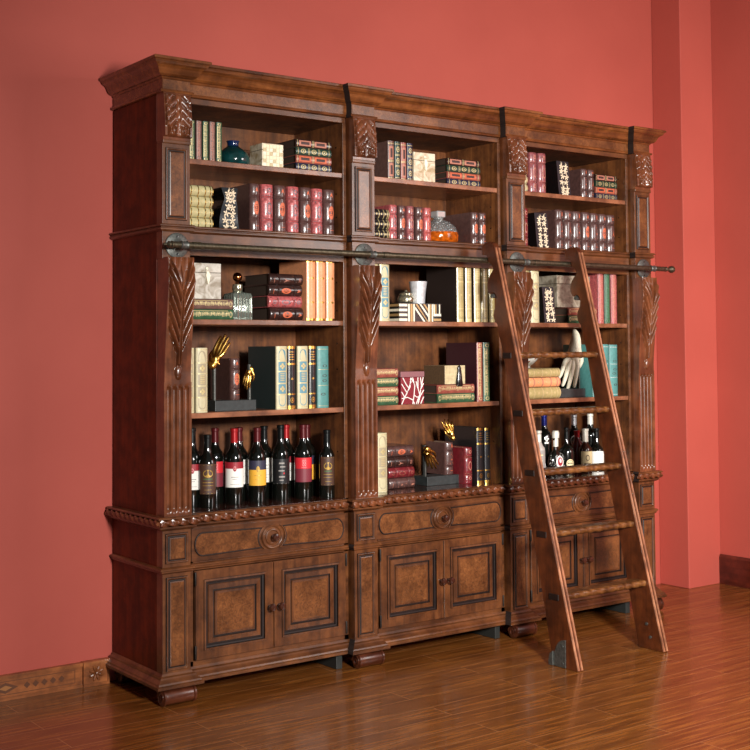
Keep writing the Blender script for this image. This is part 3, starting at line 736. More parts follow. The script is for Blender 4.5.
# --- left bookcase, fourth shelf
PC = ('tall cream book with panelled spine', 'panel', CREAM, GOLDL, BEIGE, 0)
row([(.120, .050, .254), (.175, .054, .254)], [PC, PC], .065, ZD, 'pair left of the gilt hands', 'cream panelled books left of the gilt hands')
PT = ('pale teal book with panelled spine', 'panel', CREAM, GOLDL, BLUEP, 0); BG = ('slim black book with gold bands', 'gilt', LBLACK, GOLD, None, 0)
xs = [(.544, .055, .259), (.600, .040, .259), (.647, .055, .259), (.705, .038, .259), (.746, .060, .258)]
st = [PT, BG, PT, BG, ('dusty teal plain book', 'plain', TEALD, GOLDL, None, 2)]
for i, (x, w, h) in enumerate(xs):
    look, s_, cov, orn, orn2, sd = st[i]
    book(pitched(look, 'row right of gilt hands', 5, i), x, w-.002, h, .065, ZD, s_, cov, orn, .22, group='teal and black books on the left fourth shelf', orn2=orn2, seed=sd, side=TEALX)
# --- middle bookcase, top shelf
row([(1.138, .036, .171), (1.177, .032, .171), (1.211, .032, .170), (1.246, .033, .170)],
    [('taupe book with framed labels', 'labels', LTAUPE, GOLDL, SALMON, 0), ('green book with ringed spine', 'diamonds', LDGREEN, GOLDL, None, 0), ('red-brown book with framed labels', 'labels', LRUST, GOLDL, SALMON, 0), ('navy book with ringed spine', 'diamonds', LNAVY, GOLDL, None, 0)],
    .08, ZA, 'row left of the clasped box', 'standing books on the middle top shelf')
stack(1.477, 1.676, even(ZA, 2.211, 4), LS, .08, 'stack right of the clasped box', 'lying books on the middle top shelf')
# --- middle bookcase, second shelf
stack(1.012, 1.131, even(ZB, 1.949, 3), [('black book with pale gold bands', 'bands', LBLACK, GOLDL, GOLDL, 0)]*3, .075, 'stack at the second post', 'black lying books on the middle second shelf')
row([(1.141, .046, .156), (1.191, .044, .156), (1.240, .043, .156), (1.289, .046, .156), (1.337, .044, .155)],
    [PK, BR(0), ('mauve leather book', 'raised_plain', LMAUVE, SALMON, SALMON, 0), BR(0), ('pale rose leather book', 'raised_plain', LPINK, SALMON, ORANGE, 0)], .08, ZB, 'row left of the amber decanter', 'books left of the amber decanter')
row([(1.618, .045, .152), (1.667, .045, .152)], [BR(0), BR(3)], .08, ZB, 'pair right of the amber decanter', 'two brown books right of the amber decanter')
# --- middle bookcase, third shelf
row([(1.020, .050, .253), (1.074, .057, .253)], [('cream panelled book', 'panel', CREAM, GOLDL, BEIGE, 0), ('tall cream and blue panelled book', 'panel', CREAM, GOLDL, BLUEP, 0)], .065, ZC, 'pair beside the second carved post', 'panelled books on the middle third shelf')
OL = ('tall olive gilt book', 'gilt', LOLIVE, GOLDL, None, 0)
row([(1.517, .042, .259), (1.569, .038, .259), (1.621, .040, .259), (1.666, .040, .259), (1.712, .038, .259)], [OL]*5, .065, ZC, 'row left of the ladder top', 'olive gilt books on the middle third shelf', d=.22, side=DSIDE)
# --- middle bookcase, fourth shelf
RB = ('reddish-brown book with gold lettering', 'text', LRUST, GOLDL, None, 1); GB = ('green book with gold lettering', 'text', LGREEN, GOLDL, None, 2)
stack(1.012, 1.178, even(ZD, 1.250, 4), [RB, GB, RB, GB], .075, 'stack left of the maroon box', 'lying books left of the maroon box')
stack(1.403, 1.621, even(ZD, 1.172, 2), [RB, GB], .075, 'pair under the tasselled box', 'two books under the tasselled box')
row([(1.634, .035, .272), (1.673, .040, .272)], [RB, GB], .065, ZD, 'upright pair right of the tasselled box', 'upright tall books beside the ladder', d=.22, side=MSIDE)
# --- middle bookcase, deck
book('tall cream panelled book standing at the left end above the middle drawer', 1.094, .057, .258, .12, ZE, 'panel', CREAM, GOLDL, .2, orn2=BEIGE)
stack(1.196, 1.342, even(ZE, .899, 4), [('brown leather book with orange oval', 'raised', LBROWN, ORANGE, ORANGE, 0), ('dark brown leather book', 'raised', LDARK, SALMON, SALMON, 1), ('maroon leather book', 'raised_plain', LRED, LRUST, LRUST, 0), ('grey-brown leather book', 'raised', LBROWN, SALMON, SALMON, 2)],
      .18, 'stack above the middle drawer', 'lying books above the middle drawer', jig=(.0, -.003, .003, .006))
book('maroon leather book standing right of the lower gilt hands bookend', 1.603, .050, .168, .13, ZE, 'raised_plain', LRED, SALMON, .18, orn2=SALMON)
row([(1.658, .043, .258), (1.707, .036, .256)], [BG, BG], .10, ZE, 'pair above the middle drawer', 'tall books above the middle drawer', d=.23)
# --- right bookcase, top shelf
stack(1.897, 1.979, even(ZA, 2.207, 3), [('cream book with gold bands', 'bands', CREAM, GOLD, GOLDL, 0)]*3, .085, 'short stack behind the third post', 'cream lying books on the right top shelf')
row([(1.990, .053, .196), (2.049, .056, .197)], [('mauve leather book', 'raised_plain', LMAUVE, SALMON, SALMON, 0)]*2, .08, ZA, 'pair on the right top shelf', 'mauve books on the right top shelf')
row([(2.346, .045, .145), (2.395, .045, .144)], [BR(2), BR(1)], .08, ZA, 'small pair on the right top shelf', 'small brown books on the right top shelf')
stack(2.449, 2.605, even(ZA, 2.213, 4), LS, .08, 'stack on the right top shelf', 'lying books on the right top shelf', d=.18)
# --- right bookcase, second shelf
book('narrow red book half hidden behind the third post on the right second shelf', 1.925, .045, .19, .07, ZB, 'raised_plain', LRED, SALMON, .2)
row([(2.164, .054, .198), (2.222, .055, .197), (2.281, .060, .196), (2.348, .055, .196), (2.407, .057, .195), (2.468, .056, .194), (2.528, .058, .193)],
    [BR(2), BR(1), BR(2), BR(0), BR(2), BR(0), BR(1)], .08, ZB, 'row on the right second shelf', 'brown leather books on the right second shelf')
# --- right bookcase, third shelf
row([(1.915, .055, .253), (1.979, .058, .254)], [OL, ('tall cream panelled book', 'panel', CREAM, GOLDL, BEIGE, 0)], .065, ZC, 'pair beside the third carved post', 'tall books beside the third carved post', d=.2)
stack(2.245, 2.443, even(ZC, 1.535, 2), [RB, GB], .08, 'pair under the grey clasped box', 'two books under the grey clasped box')
RT = ('tall rose book', 'text', LPINK, SALMON, None, 3)
row([(2.449, .042, .268), (2.495, .042, .268), (2.543, .044, .268)], [RT, ('tall green book', 'text', LGREEN, GREENP, None, 3), RT], .07, ZC, 'trio right of the grey box', 'tall rose and green books on the right third shelf', d=.2)
# --- right bookcase, fourth shelf
stack(1.914, 2.169, [(1.194, 1.238), (1.147, 1.1935), (ZD, 1.1465)], [('olive book with gold bands', 'bands', LOLIVE, GOLDL, GOLDL, 0), ('pale orange book', 'bands', LORANGE, SALMON, GOLDL, 0), ('olive book with gold bands', 'bands', LOLIVE, GOLDL, GOLDL, 0)],
      .075, 'stack under the flowered bowl', 'lying books under the flowered bowl')
row([(2.400, .058, .261), (2.462, .058, .261), (2.522, .062, .259)], [('pale teal book', 'plain', TEALD, WHITE, None, 1), ('pale teal book', 'plain', TEALD, WHITE, None, 2), ('pale teal book', 'plain', TEALD, WHITE, None, 3)], .07, ZD, 'row beside the ladder, fourth shelf', 'teal books on the right fourth shelf', d=.2)

# ------------------------------------------------------------------ vases, boxes, decanters
TEALG = flat('teal_glaze', (10, 52, 52), .08, coat=1, noise=.5, nscale=14)
NAVYG = flat('navy_glaze', (10, 34, 74), .08, coat=1)
t = thing('vase', 'squat glossy dark teal vase with a short blue neck on the left top shelf', 'vase', (.400, .16, ZA))
b = BM(); lathe(b, [(.045, 0), (.062, .006), (.071, .022), (.070, .040), (.060, .058), (.045, .072), (.030, .083), (.024, .088)], 40); obj('body', b, TEALG, t, smooth=True)
b = BM(); lathe(b, [(.024, .087), (.023, .095), (.025, .104), (.028, .109), (.024, .110), (.019, .104), (.018, .09)], 32, caps=False); obj('neck', b, NAVYG, t, smooth=True)

FLOR = flat('ivory_blossom', (226, 206, 176), .4)
FLOB = flat('vase_front_grey', (34, 38, 42), .3, coat=.4)
def scroll_vase(label, x, w, h, y, z, shape):
    t = thing('carved_vase', label, 'vase', (x+w/2, y, z), group='black vases with ivory blossom fronts')
    N_ = 20
    if shape == 'hour': hw = lambda q: w/2*(.80+.35*max(0, (.62-q))*1.2-.20*math.exp(-((q-.74)/.12)**2)+.1*max(0, q-.85)*3); cx = lambda q: 0
    else: hw = lambda q: w*.42; cx = lambda q: w*.10*(.5-q)*2+.005*math.sin(q*PI*2)
    b = BM(); R_ = []
    for i in range(N_+1):
        q = i/N_; a = hw(q); c = cx(q); f_ = .006*math.sin(q*PI*2)
        R_.append([b.verts.new(v) for v in ((c-a, f_, q*h), (c+a, f_, q*h), (c+a, .09-f_, q*h), (c-a, .09-f_, q*h))])
    for p_, q_ in zip(R_, R_[1:]):
        for j in range(4):
            b.faces.new((p_[j], p_[(j+1) % 4], q_[(j+1) % 4], q_[j])).material_index = 1 if j == 0 else 0
    b.faces.new(R_[0]); b.faces.new(R_[-1])
    obj('body', b, [BLACK, FLOB], t, smooth=True, angle=40)
    rnd = random.Random(int(x*100)); b = BM()
    k = 0
    for q in [j/6.6+.09 for j in range(6)]:
        for s in (-.42, .42):
            s_ = s*(1 if k % 2 else .75)+rnd.uniform(-.1, .1); k += 1
            cxp = cx(q)+s_*hw(q); cz = q*h+rnd.uniform(-.004, .004)
            ff = .006*math.sin(q*PI*2)-.0012
            for m_ in range(5):
                a_ = m_*2*PI/5+rnd.random()*.5; px = cxp+.0088*math.cos(a_); pz = cz+.0088*math.sin(a_)
                M = Matrix.Translation((px, ff, pz)) @ Matrix.Rotation(-a_, 4, 'Y') @ Matrix.Diagonal((.0082, .0018, .0036, 1))
                bmesh.ops.create_icosphere(b, subdivisions=1, radius=1, matrix=M)
            tube(b, [(cxp, ff, cz), (cxp+rnd.uniform(-.012, .012), ff, cz+.016), (cxp+rnd.uniform(-.016, .016), ff, cz+.022)], .0014, 5)
    obj('blossom_relief', b, FLOR, t, smooth=True)
scroll_vase('black waisted vase with an ivory blossom front left of the rose books', .297, .088, .174, .085, ZB, 'hour')
scroll_vase('black vase with an ivory blossom front on the right bookcase\'s top shelf', 2.190, .098, .174, .09, ZA, 's')
scroll_vase('black vase with an ivory blossom front on the right bookcase\'s second shelf', 2.036, .100, .177, .09, ZB, 's')
scroll_vase('black vase with an ivory blossom front beside the grey clasped box', 2.081, .092, .176, .09, ZC, 's')

def marbled(name, c, c2):
    m, nt, p = newmat(name); N = nt.nodes.new; L = nt.links.new
    tc = N('ShaderNodeTexCoord'); n = N('ShaderNodeTexNoise'); n.inputs['Scale'].default_value = 22; n.inputs['Detail'].default_value = 5; n.inputs['Distortion'].default_value = 1.5
    L(tc.outputs['Object'], n.inputs['Vector']); r = N('ShaderNodeValToRGB'); r.color_ramp.elements[0].position = .35; r.color_ramp.elements[1].position = .6
    r.color_ramp.elements[0].color = lin(*c2); r.color_ramp.elements[1].color = lin(*c); L(n.outputs['Fac'], r.inputs['Fac']); L(r.outputs['Color'], p.inputs['Base Color'])
    p.inputs['Roughness'].default_value = .35; p.inputs['Coat Weight'].default_value = .3
    return m
MAR1 = marbled('cream_marbled_shell', (222, 208, 182), (164, 138, 100)); MAR2 = marbled('silver_marbled_shell', (200, 194, 182), (142, 130, 112)); MAR3 = marbled('grey_marbled_shell', (156, 146, 128), (104, 92, 76))
def clasp_box(label, x, w, h, y, z, d, mat, clasp=True, mosaic=False):
    t = thing('trinket_box', label, 'box', (x+w/2, y, z))
    hl = h*.74
    b = BM(); box(b, -w/2, w/2, 0, d, 0, hl-.0015); obj('body', b, mat, t, bevel=.002)
    b = BM(); box(b, -w/2, w/2, 0, d, hl, h); obj('lid', b, mat, t, bevel=.002)
    b = BM(); box(b, -w/2+.003, w/2-.003, .003, d-.003, hl-.002, hl+.001); obj('lid_gap', b, BLACK, t)
    if clasp:
        b = BM(); lathe(b, [(.0005, -.006), (.006, -.004), (.006, 0)], 10, axis='y', M=Matrix.Translation((.0, 0, hl+.016)))
        prism(b, [(-.004, hl+.004), (.005, hl+.004), (.012, hl-.012), (.008, hl-.035), (.001, hl-.048), (-.003, hl-.03), (-.007, hl-.012)], -.009, .0)
        tube(b, [(-.0, -.003, hl+.016), (-.004, -.006, hl+.004), (.0, -.006, hl-.01)], .002, 6)
        obj('clasp', b, IVORY, t, smooth=True)
    if mosaic:
        b = BM(); f = lambda u, v: Vector((u, -.0008, v)); n_ = 6
        for i in range(n_):
            for j in range(n_):
                a = -w/2+.004+(w-.008)*i/n_; c = .004+(h-.008)*j/n_
                cpatch(b, f, a+.0008, a+(w-.008)/n_-.0008, c+.0008, c+(h-.008)/n_-.0008, 1, 1, (i*7+j*5+i*j) % 3)
        obj('mosaic_face', b, [IVORY, flat('pale_mosaic', (226, 214, 178), .3), flat('sand_mosaic', (190, 170, 128), .3)], t)
    return t
clasp_box('small pale mosaic box between the teal vase and lying books, top shelf', .489, .103, .100, .075, ZA, .10, MAR1, clasp=False, mosaic=True)
clasp_box('cream marbled box with a hanging clasp on the middle top shelf', 1.285, .124, .136, .08, ZA, .13, MAR1)
clasp_box('silvery marbled box with a hanging clasp stacked on two books by the decanter', .180, .130, .143, .10, 1.5390, .12, MAR2)
clasp_box('large grey marbled clasped box on two books behind the ladder', 2.172+.02, .232, .158, .10, 1.5355, .15, MAR3)
t = thing('note_card', 'white card box standing on the book stack behind the second post', 'card', (1.125, .17, 1.2505))
b = BM(); box(b, -.035, .0, 0, .05, 0, .105); obj('body', b, WHITE, t, bevel=.002)
b = BM(); box(b, -.035, .0, -.0003, .0502, .105, .112); obj('lid', b, IVORY, t, bevel=.001)

MARO = flat('maroon_lacquer', (118, 22, 34), .3, coat=.4); MARG = flat('mauve_lid_lacquer', (130, 84, 88), .3, coat=.4)
t = thing('lidded_box', 'square maroon box covered in white branching lines beside lying books', 'box', (1.198+.065, .075, ZD))
b = BM(); box(b, -.065, .065, 0, .13, 0, .118); obj('body', b, MARO, t, bevel=.0015)
b = BM(); box(b, -.067, .067, -.002, .132, .119, .144); obj('lid', b, MARG, t, bevel=.0015)
b = BM(); y_ = -.0008
for pts in ([(-.062, .0), (-.045, .03), (-.015, .075), (-.01, .117)], [(-.062, .09), (-.04, .06), (-.03, .05)], [(-.055, .117), (-.035, .085), (-.02, .07)], [(.0, .117), (.012, .08), (.008, .04), (.0, .0)], [(-.01, .117), (.012, .085)], [(.06, .117), (.05, .08), (.04, .04), (.02, .0)],
            [(.062, .06), (.04, .03), (.03, .0)], [(-.062, .025), (-.03, .03), (.0, .018), (.01, .0)], [(.03, .117), (.03, .07), (.04, .04)], [(.062, .03), (.045, .0)], [(.02, .1), (.028, .07)], [(.045, .117), (.05, .08)], [(-.062, .055), (-.045, .03)], [(.062, .09), (.045, .062)], [(.008, .04), (.022, .03), (.036, .03)], [(-.03, .05), (-.008, .1)]):
    tube(b, [(u, y_, v) for u, v in pts], .0023, 6)
obj('white_tracery', b, WHITE, t, smooth=True)

BRNB = flat('brown_shagreen', (92, 70, 48), .5, noise=.2, nscale=120, bump=.3); TANB = flat('parchment', (196, 178, 138), .45, noise=.15)
t = thing('tassel_box', 'brown and parchment box with a black tassel lying on two books', 'box', (1.453, .08, 1.1725))
b = BM(); box(b, .002, .122, .0, .15, 0, .085, 0); box(b, 0, .0018, .0, .15, 0, .085, 1); obj('body', b, [TANB, BRNB], t, bevel=.001)
b = BM(); lathe(b, [(.0015, .086), (.008, .080), (.010, .072), (.008, .062), (.015, .030), (.020, -.004), (.016, -.010)], 12, M=Matrix.Translation((.078, -.012, 0)), sy=.5)
for i in range(9): a = i*.7; tube(b, [(.085+.004*math.cos(a), -.010+.003*math.sin(a), .066), (.085+.013*math.cos(a), -.010+.007*math.sin(a), -.004)], .0014, 5)
obj('tassel', b, BLACK, t, smooth=True)

# striped box
GSTR = flat('gold_stripe', (178, 142, 92), .35, .3)
t = thing('striped_box', 'low box inlaid with black, white and gold stripes on the middle third shelf', 'box', (1.195, .08, ZC))
W_ = .241; H_ = .079
b = BM(); box(b, -.0, W_, 0, .13, 0, H_, 0)
f = lambda u, v: Vector((u, -.0008, v)); fs = lambda u, v: Vector((-.0008, u, v)); fo = lambda u, v: Vector((u, -.0010, v))
for i in range(7):
    mi = 1 if i % 2 == 0 else 0
    if mi: cpatch(b, f, .0, .046, .003+i*.0108, .003+(i+1)*.0108, 1, 1, 1); cpatch(b, fs, 0, .13, .003+i*.0108, .003+(i+1)*.0108, 1, 1, 2 if i % 4 else 1)
cpatch(b, f, .050, .060, 0, H_, 1, 1, 1); cpatch(b, f, .064, .076, 0, H_, 1, 1, 2); cpatch(b, f, .080, .088, 0, H_, 1, 1, 1)
for k_, mi in ((0, 2), (.022, 1), (.044, 2), (-.022, 1)):
    a = .092+k_; pts = [(max(.091, a), H_ if a >= .091 else H_-(.091-a)*1.15), (min(a+.011, .165), H_), (min(.165, a+.011+.068), max(0, 0)), (min(.165, a+.068), 0)]
    if a+.068 > .165: pts = [(a, H_), (a+.011, H_), (.165, H_-(.165-a-.011)*1.15), (.165, max(0, H_-(.165-a)*1.15))]
    if a < .091: pts = [(.091, H_-(.091-a)*1.15), (.091, H_-(.091-a-.011)*1.15), (a+.079, 0), (a+.068, 0)]
    cpoly(b, f, pts, mi)
for x_, mi in ((.166, 1), (.176, 2), (.186, 1)): cpatch(b, f, x_, x_+.007, 0, H_, 1, 1, mi)
for i, mi in enumerate((2, 0, 1)): cpatch(b, f, .196, .240, .004+i*.0108, .004+(i+1)*.0108, 1, 1, mi) if mi else None
cpatch(b, f, .196, .203, .036, H_, 1, 1, 1); cpatch(b, f, .206, .213, .036, H_, 1, 1, 2); cpatch(b, f, .228, .234, .036, H_, 1, 1, 1)
obj('body', b, [BLACK, IVORY, GSTR], t)
b = BM(); box(b, -.0015, W_+.0015, -.0016, .1316, H_, H_+.003); obj('lid', b, BLACK, t)
MERC = flat('mercury_glass', (190, 182, 156), .18, .85, noise=.35, nscale=110, bump=.4, bscale=120)
SILV = flat('frosted_silver', (208, 208, 210), .35, .35, noise=.12, nscale=60)
t = thing('jar', 'small round mercury glass jar standing on the striped box', 'jar', (1.288, .15, ZC+.0825))
b = BM(); lathe(b, [(.024, 0), (.036, .008), (.039, .022), (.034, .034), (.030, .038)], 28); obj('body', b, MERC, t, smooth=True)
b = BM(); lathe(b, [(.031, .0385), (.030, .046), (.018, .053), (.006, .056), (.004, .062), (.0005, .064)], 28); obj('lid', b, MERC, t, smooth=True)
t = thing('beaker', 'pale silvery fluted beaker standing on the striped box', 'cup', (1.358, .15, ZC+.0825))
b = BM(); pr = [(.0, 0), (.030, .0), (.034, .05), (.041, .102), (.038, .102), (.031, .05), (.027, .006), (.0, .006)]
rings = []; n_ = 60
for r_, z_ in pr[1:-1]: rings.append([b.verts.new(((r_+.0009*math.cos(i*PI))*math.cos(2*PI*i/n_), (r_+.0009*math.cos(i*PI))*math.sin(2*PI*i/n_), z_)) for i in range(n_)])
for a, c in zip(rings, rings[1:]):
    for i in range(n_): b.faces.new((a[i], a[(i+1) % n_], c[(i+1) % n_], c[i]))
b.faces.new(rings[0]); b.faces.new(rings[-1]); obj('body', b, SILV, t, smooth=True, angle=80)

# glass
GLASS = flat('clear_cut_glass', (238, 244, 242), .03, trans=1, ior=1.48)
m, nt, p = newmat('diamond_cut_glass'); p.inputs['Base Color'].default_value = (.93, .95, .94, 1); p.inputs['Roughness'].default_value = .04; p.inputs['Transmission Weight'].default_value = .9; p.inputs['IOR'].default_value = 1.5
tc = nt.nodes.new('ShaderNodeTexCoord'); v = nt.nodes.new('ShaderNodeTexVoronoi'); v.inputs['Scale'].default_value = 62; nt.links.new(tc.outputs['Object'], v.inputs['Vector'])
bp_ = nt.nodes.new('ShaderNodeBump'); bp_.inputs['Strength'].default_value = .9; bp_.inputs['Distance'].default_value = .006; nt.links.new(v.outputs['Distance'], bp_.inputs['Height']); nt.links.new(bp_.outputs['Normal'], p.inputs['Normal'])
CUTG = m
AMBER = flat('amber_brandy', (206, 96, 18), .06, trans=.45, ior=1.36, noise=.5, nscale=60, bump=.9, bscale=60)
t = thing('decanter', 'round cut glass decanter half full of amber brandy, square stopper', 'decanter', (1.497, .17, ZB)); t.scale = (1.08, 1.08, 1.0)
b = BM(); lathe(b, [(.060, .0), (.078, .004), (.086, .020), (.087, .042), (.082, .066), (.070, .088), (.050, .106), (.026, .116), (.022, .120), (.024, .126), (.018, .126), (.017, .118), (.046, .101), (.065, .084), (.077, .064), (.082, .042), (.081, .020), (.074, .008), (.02, .007)], 40); obj('body', b, CUTG, t, smooth=True)
b = BM(); lathe(b, [(.060, -.0003), (.0785, .0038), (.0867, .020), (.0877, .042), (.0853, .056), (.02, .0565)], 40); obj('brandy', b, AMBER, t, smooth=True)
b = BM(); box(b, -.024, .024, -.024, .024, .127, .158); box(b, -.014, .014, -.014, .014, .112, .128); obj('stopper', b, flat('mirror_crystal', (214, 216, 214), .08, trans=.3, metal=.4), t, bevel=.006)
t = thing('decanter', 'square fluted glass decanter with a golden ball stopper beside the marbled box', 'decanter', (.420, .16, ZC))
b = BM(); n_ = 144
def sq(r_, a): c, s = math.cos(a), math.sin(a); k_ = (abs(c)**8+abs(s)**8)**(-1/8); return r_*k_*(1+.03*math.cos(a*24))
rings = []
for r_, z_ in [(.046, 0), (.047, .004), (.047, .098), (.042, .110), (.024, .116), (.019, .120), (.019, .146), (.012, .146), (.012, .12), (.036, .104), (.041, .096), (.041, .010)]:
    rings.append([b.verts.new((sq(r_, 2*PI*i/n_)*math.cos(2*PI*i/n_), sq(r_, 2*PI*i/n_)*math.sin(2*PI*i/n_), z_)) if r_ > .03 else b.verts.new((r_*math.cos(2*PI*i/n_), r_*math.sin(2*PI*i/n_), z_)) for i in range(n_)])
for a, c in zip(rings, rings[1:]):
    for i in range(n_): b.faces.new((a[i], a[(i+1) % n_], c[(i+1) % n_], c[i]))
b.faces.new(rings[0]); b.faces.new(rings[-1]); obj('body', b, flat('grey_crystal', (150, 160, 148), .07, trans=.35, metal=.55), t, smooth=True, angle=50)
b = BM(); lathe(b, [(.0195, .120), (.0215, .124), (.0215, .140), (.020, .148), (.012, .149)], 24); obj('collar', b, MERC, t, smooth=True)
b = BM(); lathe(b, [(.008, .149), (.006, .158)]+[(.0195*math.sin(PI*q/12), .178-.0195*math.cos(PI*q/12)) for q in range(2, 12)]+[(.0002, .1975)], 24)
obj('stopper', b, flat('copper_ball', (176, 118, 70), .12, 1.0), t, smooth=True)

# bowl
t = thing('bowl', 'flared white porcelain bowl with small red flowers on a book stack', 'bowl', (2.045, .185, 1.2385))
b = BM(); lathe(b, [(.030, 0), (.030, .010), (.042, .016), (.062, .036), (.082, .066), (.078, .066), (.058, .038), (.036, .020), (.01, .016)], 36); obj('body', b, flat('white_porcelain', (226, 228, 220), .12, coat=.6), t, smooth=True)
b = BM()
for i in range(12):
    a = i*PI/6+.2; r_ = .058+.010*(i % 2); z_ = .030+.014*(i % 2); f = lambda u, v: Vector(((r_+v*.8)*math.cos(a+u), (r_+v*.8)*math.sin(a+u), z_+v))
    for k_ in range(4): cdisc(b, f, .05*math.cos(k_*PI/2), .003*math.sin(k_*PI/2), .04, .0028, 6, k_ % 2)
obj('flower_decoration', b, [flat('red_petal', (186, 58, 60), .4), flat('leaf_green', (80, 120, 80), .4)], t)

# ------------------------------------------------------------------ hands
def hand(name, parent, mat, M, s=1.0, curl=(.35, .45, .5, .6), spread=.10, thumb=.5, arm=False):
    """wrist at origin, fingers towards +z, back of the hand towards -y; one continuous skinned surface"""
    vs = []; es = []; rs = []
    def add(p, r, prev=None):
        vs.append(Vector(p)); rs.append(r)
        if prev is not None: es.append((prev, len(vs)-1))
        return len(vs)-1
    w0 = add((0, 0, -.02), .020); w1 = add((0, 0, .008), .0185, w0); pm = add((.0, 0, .045), .024, w1)
    if arm: a1 = add((.004, 0, -.042), .014, w0); add((.016, 0, -.062), .004, a1)
    for k_ in range(4):
        x = (-.027+.018*k_); L_ = (.042, .047, .044, .034)[k_]; base = (x, 0, .085-abs(k_-1.3)*.004)
        kn_ = add(((x)*.55, 0, .058), .0135, pm); kk = add(base, .0098, kn_)
        p_ = Vector(base); ang = curl[k_]*.35; sx = (k_-1.5)*spread; pv = kk
        for seg, (l_, r_) in enumerate(((L_, .0085), (L_*.68, .0076), (L_*.55, .0058))):
            p_ = p_+Vector((math.sin(sx)*l_, math.sin(ang)*l_, math.cos(ang)*l_)); pv = add(p_, r_, pv); ang += curl[k_]
    t1 = add((-.026, .006, .030), .0125, w1); t2 = add((-.044, .016, .055), .0098, t1); t3 = add((-.050+.01*thumb, .026, .082), .0085, t2); add((-.046+.02*thumb, .034, .103), .0062, t3)
    me = bpy.data.meshes.new(name); me.from_pydata([M @ (v*s) for v in vs], es, [])
    o = bpy.data.objects.new(name, me); C.objects.link(o); o.parent = parent; me.materials.append(mat)
    sk = o.modifiers.new('skin', 'SKIN')
    for i, r_ in enumerate(rs): me.skin_vertices[0].data[i].radius = (r_*s*1.22, r_*s*1.05); me.skin_vertices[0].data[i].use_root = (i == 2)
    ss = o.modifiers.new('smooth', 'SUBSURF'); ss.levels = 2; ss.render_levels = 2
    sk.use_smooth_shade = True
    return o
def bookend(label, x, y, z, w, posts_, hands_, bk_=None, base_d=.10, mat=GOLD, bh=.042):
    t = thing('hand_bookend', label, 'bookend', (x, y, z))
    b = BM(); box(b, 0, w, 0, base_d, 0, bh); obj('base', b, SLATE, t, bevel=.002)
    for px in posts_:
        b = BM(); box(b, px, px+.008, .020, .036, bh, .185); obj('plate', b, IRON, t, bevel=.0005)
    for a in hands_: hand('hand', t, mat, **a)
    return t
Ry = lambda a: Matrix.Rotation(a, 4, 'Y'); Rz = lambda a: Matrix.Rotation(a, 4, 'Z'); Rx = lambda a: Matrix.Rotation(a, 4, 'X'); Tr = lambda *a: Matrix.Translation(a)
bookend('charcoal bookend with a gilt hand rising at left and one hanging at right', .282, .10, ZD, .190, (.006, .168),
        [dict(M=Tr(.004, .03, .180) @ Ry(.48) @ Rz(-.9), s=.78, curl=(.12, .1, .1, .15), spread=.03),
         dict(M=Tr(.178, .028, .172) @ Ry(PI+.30) @ Rz(.9), s=.50, curl=(.25, .25, .3, .3), spread=.04)])
book('brown leather book held between the gilt hands on the left fourth shelf', .358, .044, .168, .115, ZD+.0425, 'raised', LBROWN, ORANGE, .16, orn2=ORANGE, seed=0)
bookend('charcoal bookend with one gilt hand pointing down and one raised', 1.415, .165, ZE, .205, (.003,),
        [dict(M=Tr(-.008, -.004, .172) @ Ry(PI-.46) @ Rz(.6), s=.62, curl=(.3, .2, .25, .35), spread=.08),
         dict(M=Tr(.176, .022, .208) @ Ry(-.46) @ Rz(-.7), s=.56, curl=(.05, .35, .5, .6), spread=.10)])
book('brown leather book held on the lower gilt hands bookend', 1.536, .053, .150, .19, ZE+.0425, 'raised', LBROWN, ORANGE, .13, orn2=ORANGE, seed=2)
t = bookend('charcoal bookend with a large ivory hand hanging down behind the ladder', 2.192, .10, ZD, .190, (.165,),
        [dict(M=Tr(.150, .03, .262) @ Ry(PI+.28) @ Rz(.5), s=1.25, arm=True, curl=(.18, .22, .25, .3), spread=.05, thumb=1)], mat=IVORY)

# ------------------------------------------------------------------ bottles
BGL = flat('dark_wine_glass', (10, 12, 9), .05, coat=.6)
def glassc(n_, c): return flat(n_, c, .06, coat=.6)
CAPS = {'red': flat('red_foil_cap', (160, 26, 30), .3, .3), 'maroon': flat('maroon_foil_cap', (84, 20, 24), .3, .3), 'black': flat('black_foil_cap', (20, 22, 22), .25, .3), 'silver': flat('silver_foil_cap', (190, 192, 196), .3, .7), 'blue': flat('blue_foil_cap', (24, 34, 110), .25, .5), 'white': flat('white_foil_cap', (218, 214, 200), .35, .2), 'gold': flat('gold_foil_cap', (190, 150, 80), .3, .7)}
LC = {'red': flat('red_label', (206, 36, 46), .5), 'maroon': flat('maroon_label', (120, 40, 52), .5), 'wine': flat('wine_label', (150, 30, 42), .5), 'white': WHITE, 'yellow': flat('yellow_label', (232, 172, 56), .5), 'navy': flat('navy_label', (48, 46, 66), .5),
      'brown': flat('brown_label', (74, 48, 36), .5), 'black': flat('black_label', (22, 22, 24), .4), 'gold': GOLDP, 'crest': flat('crest_gold', (176, 140, 62), .4, .3), 'grey': flat('grey_label', (150, 144, 138), .5), 'green': flat('green_print', (70, 92, 50), .5), 'pink': flat('pink_print', (236, 150, 150), .5), 'cream': flat('cream_label', (226, 208, 160), .5), 'txt': flat('label_print', (90, 84, 80), .6)}
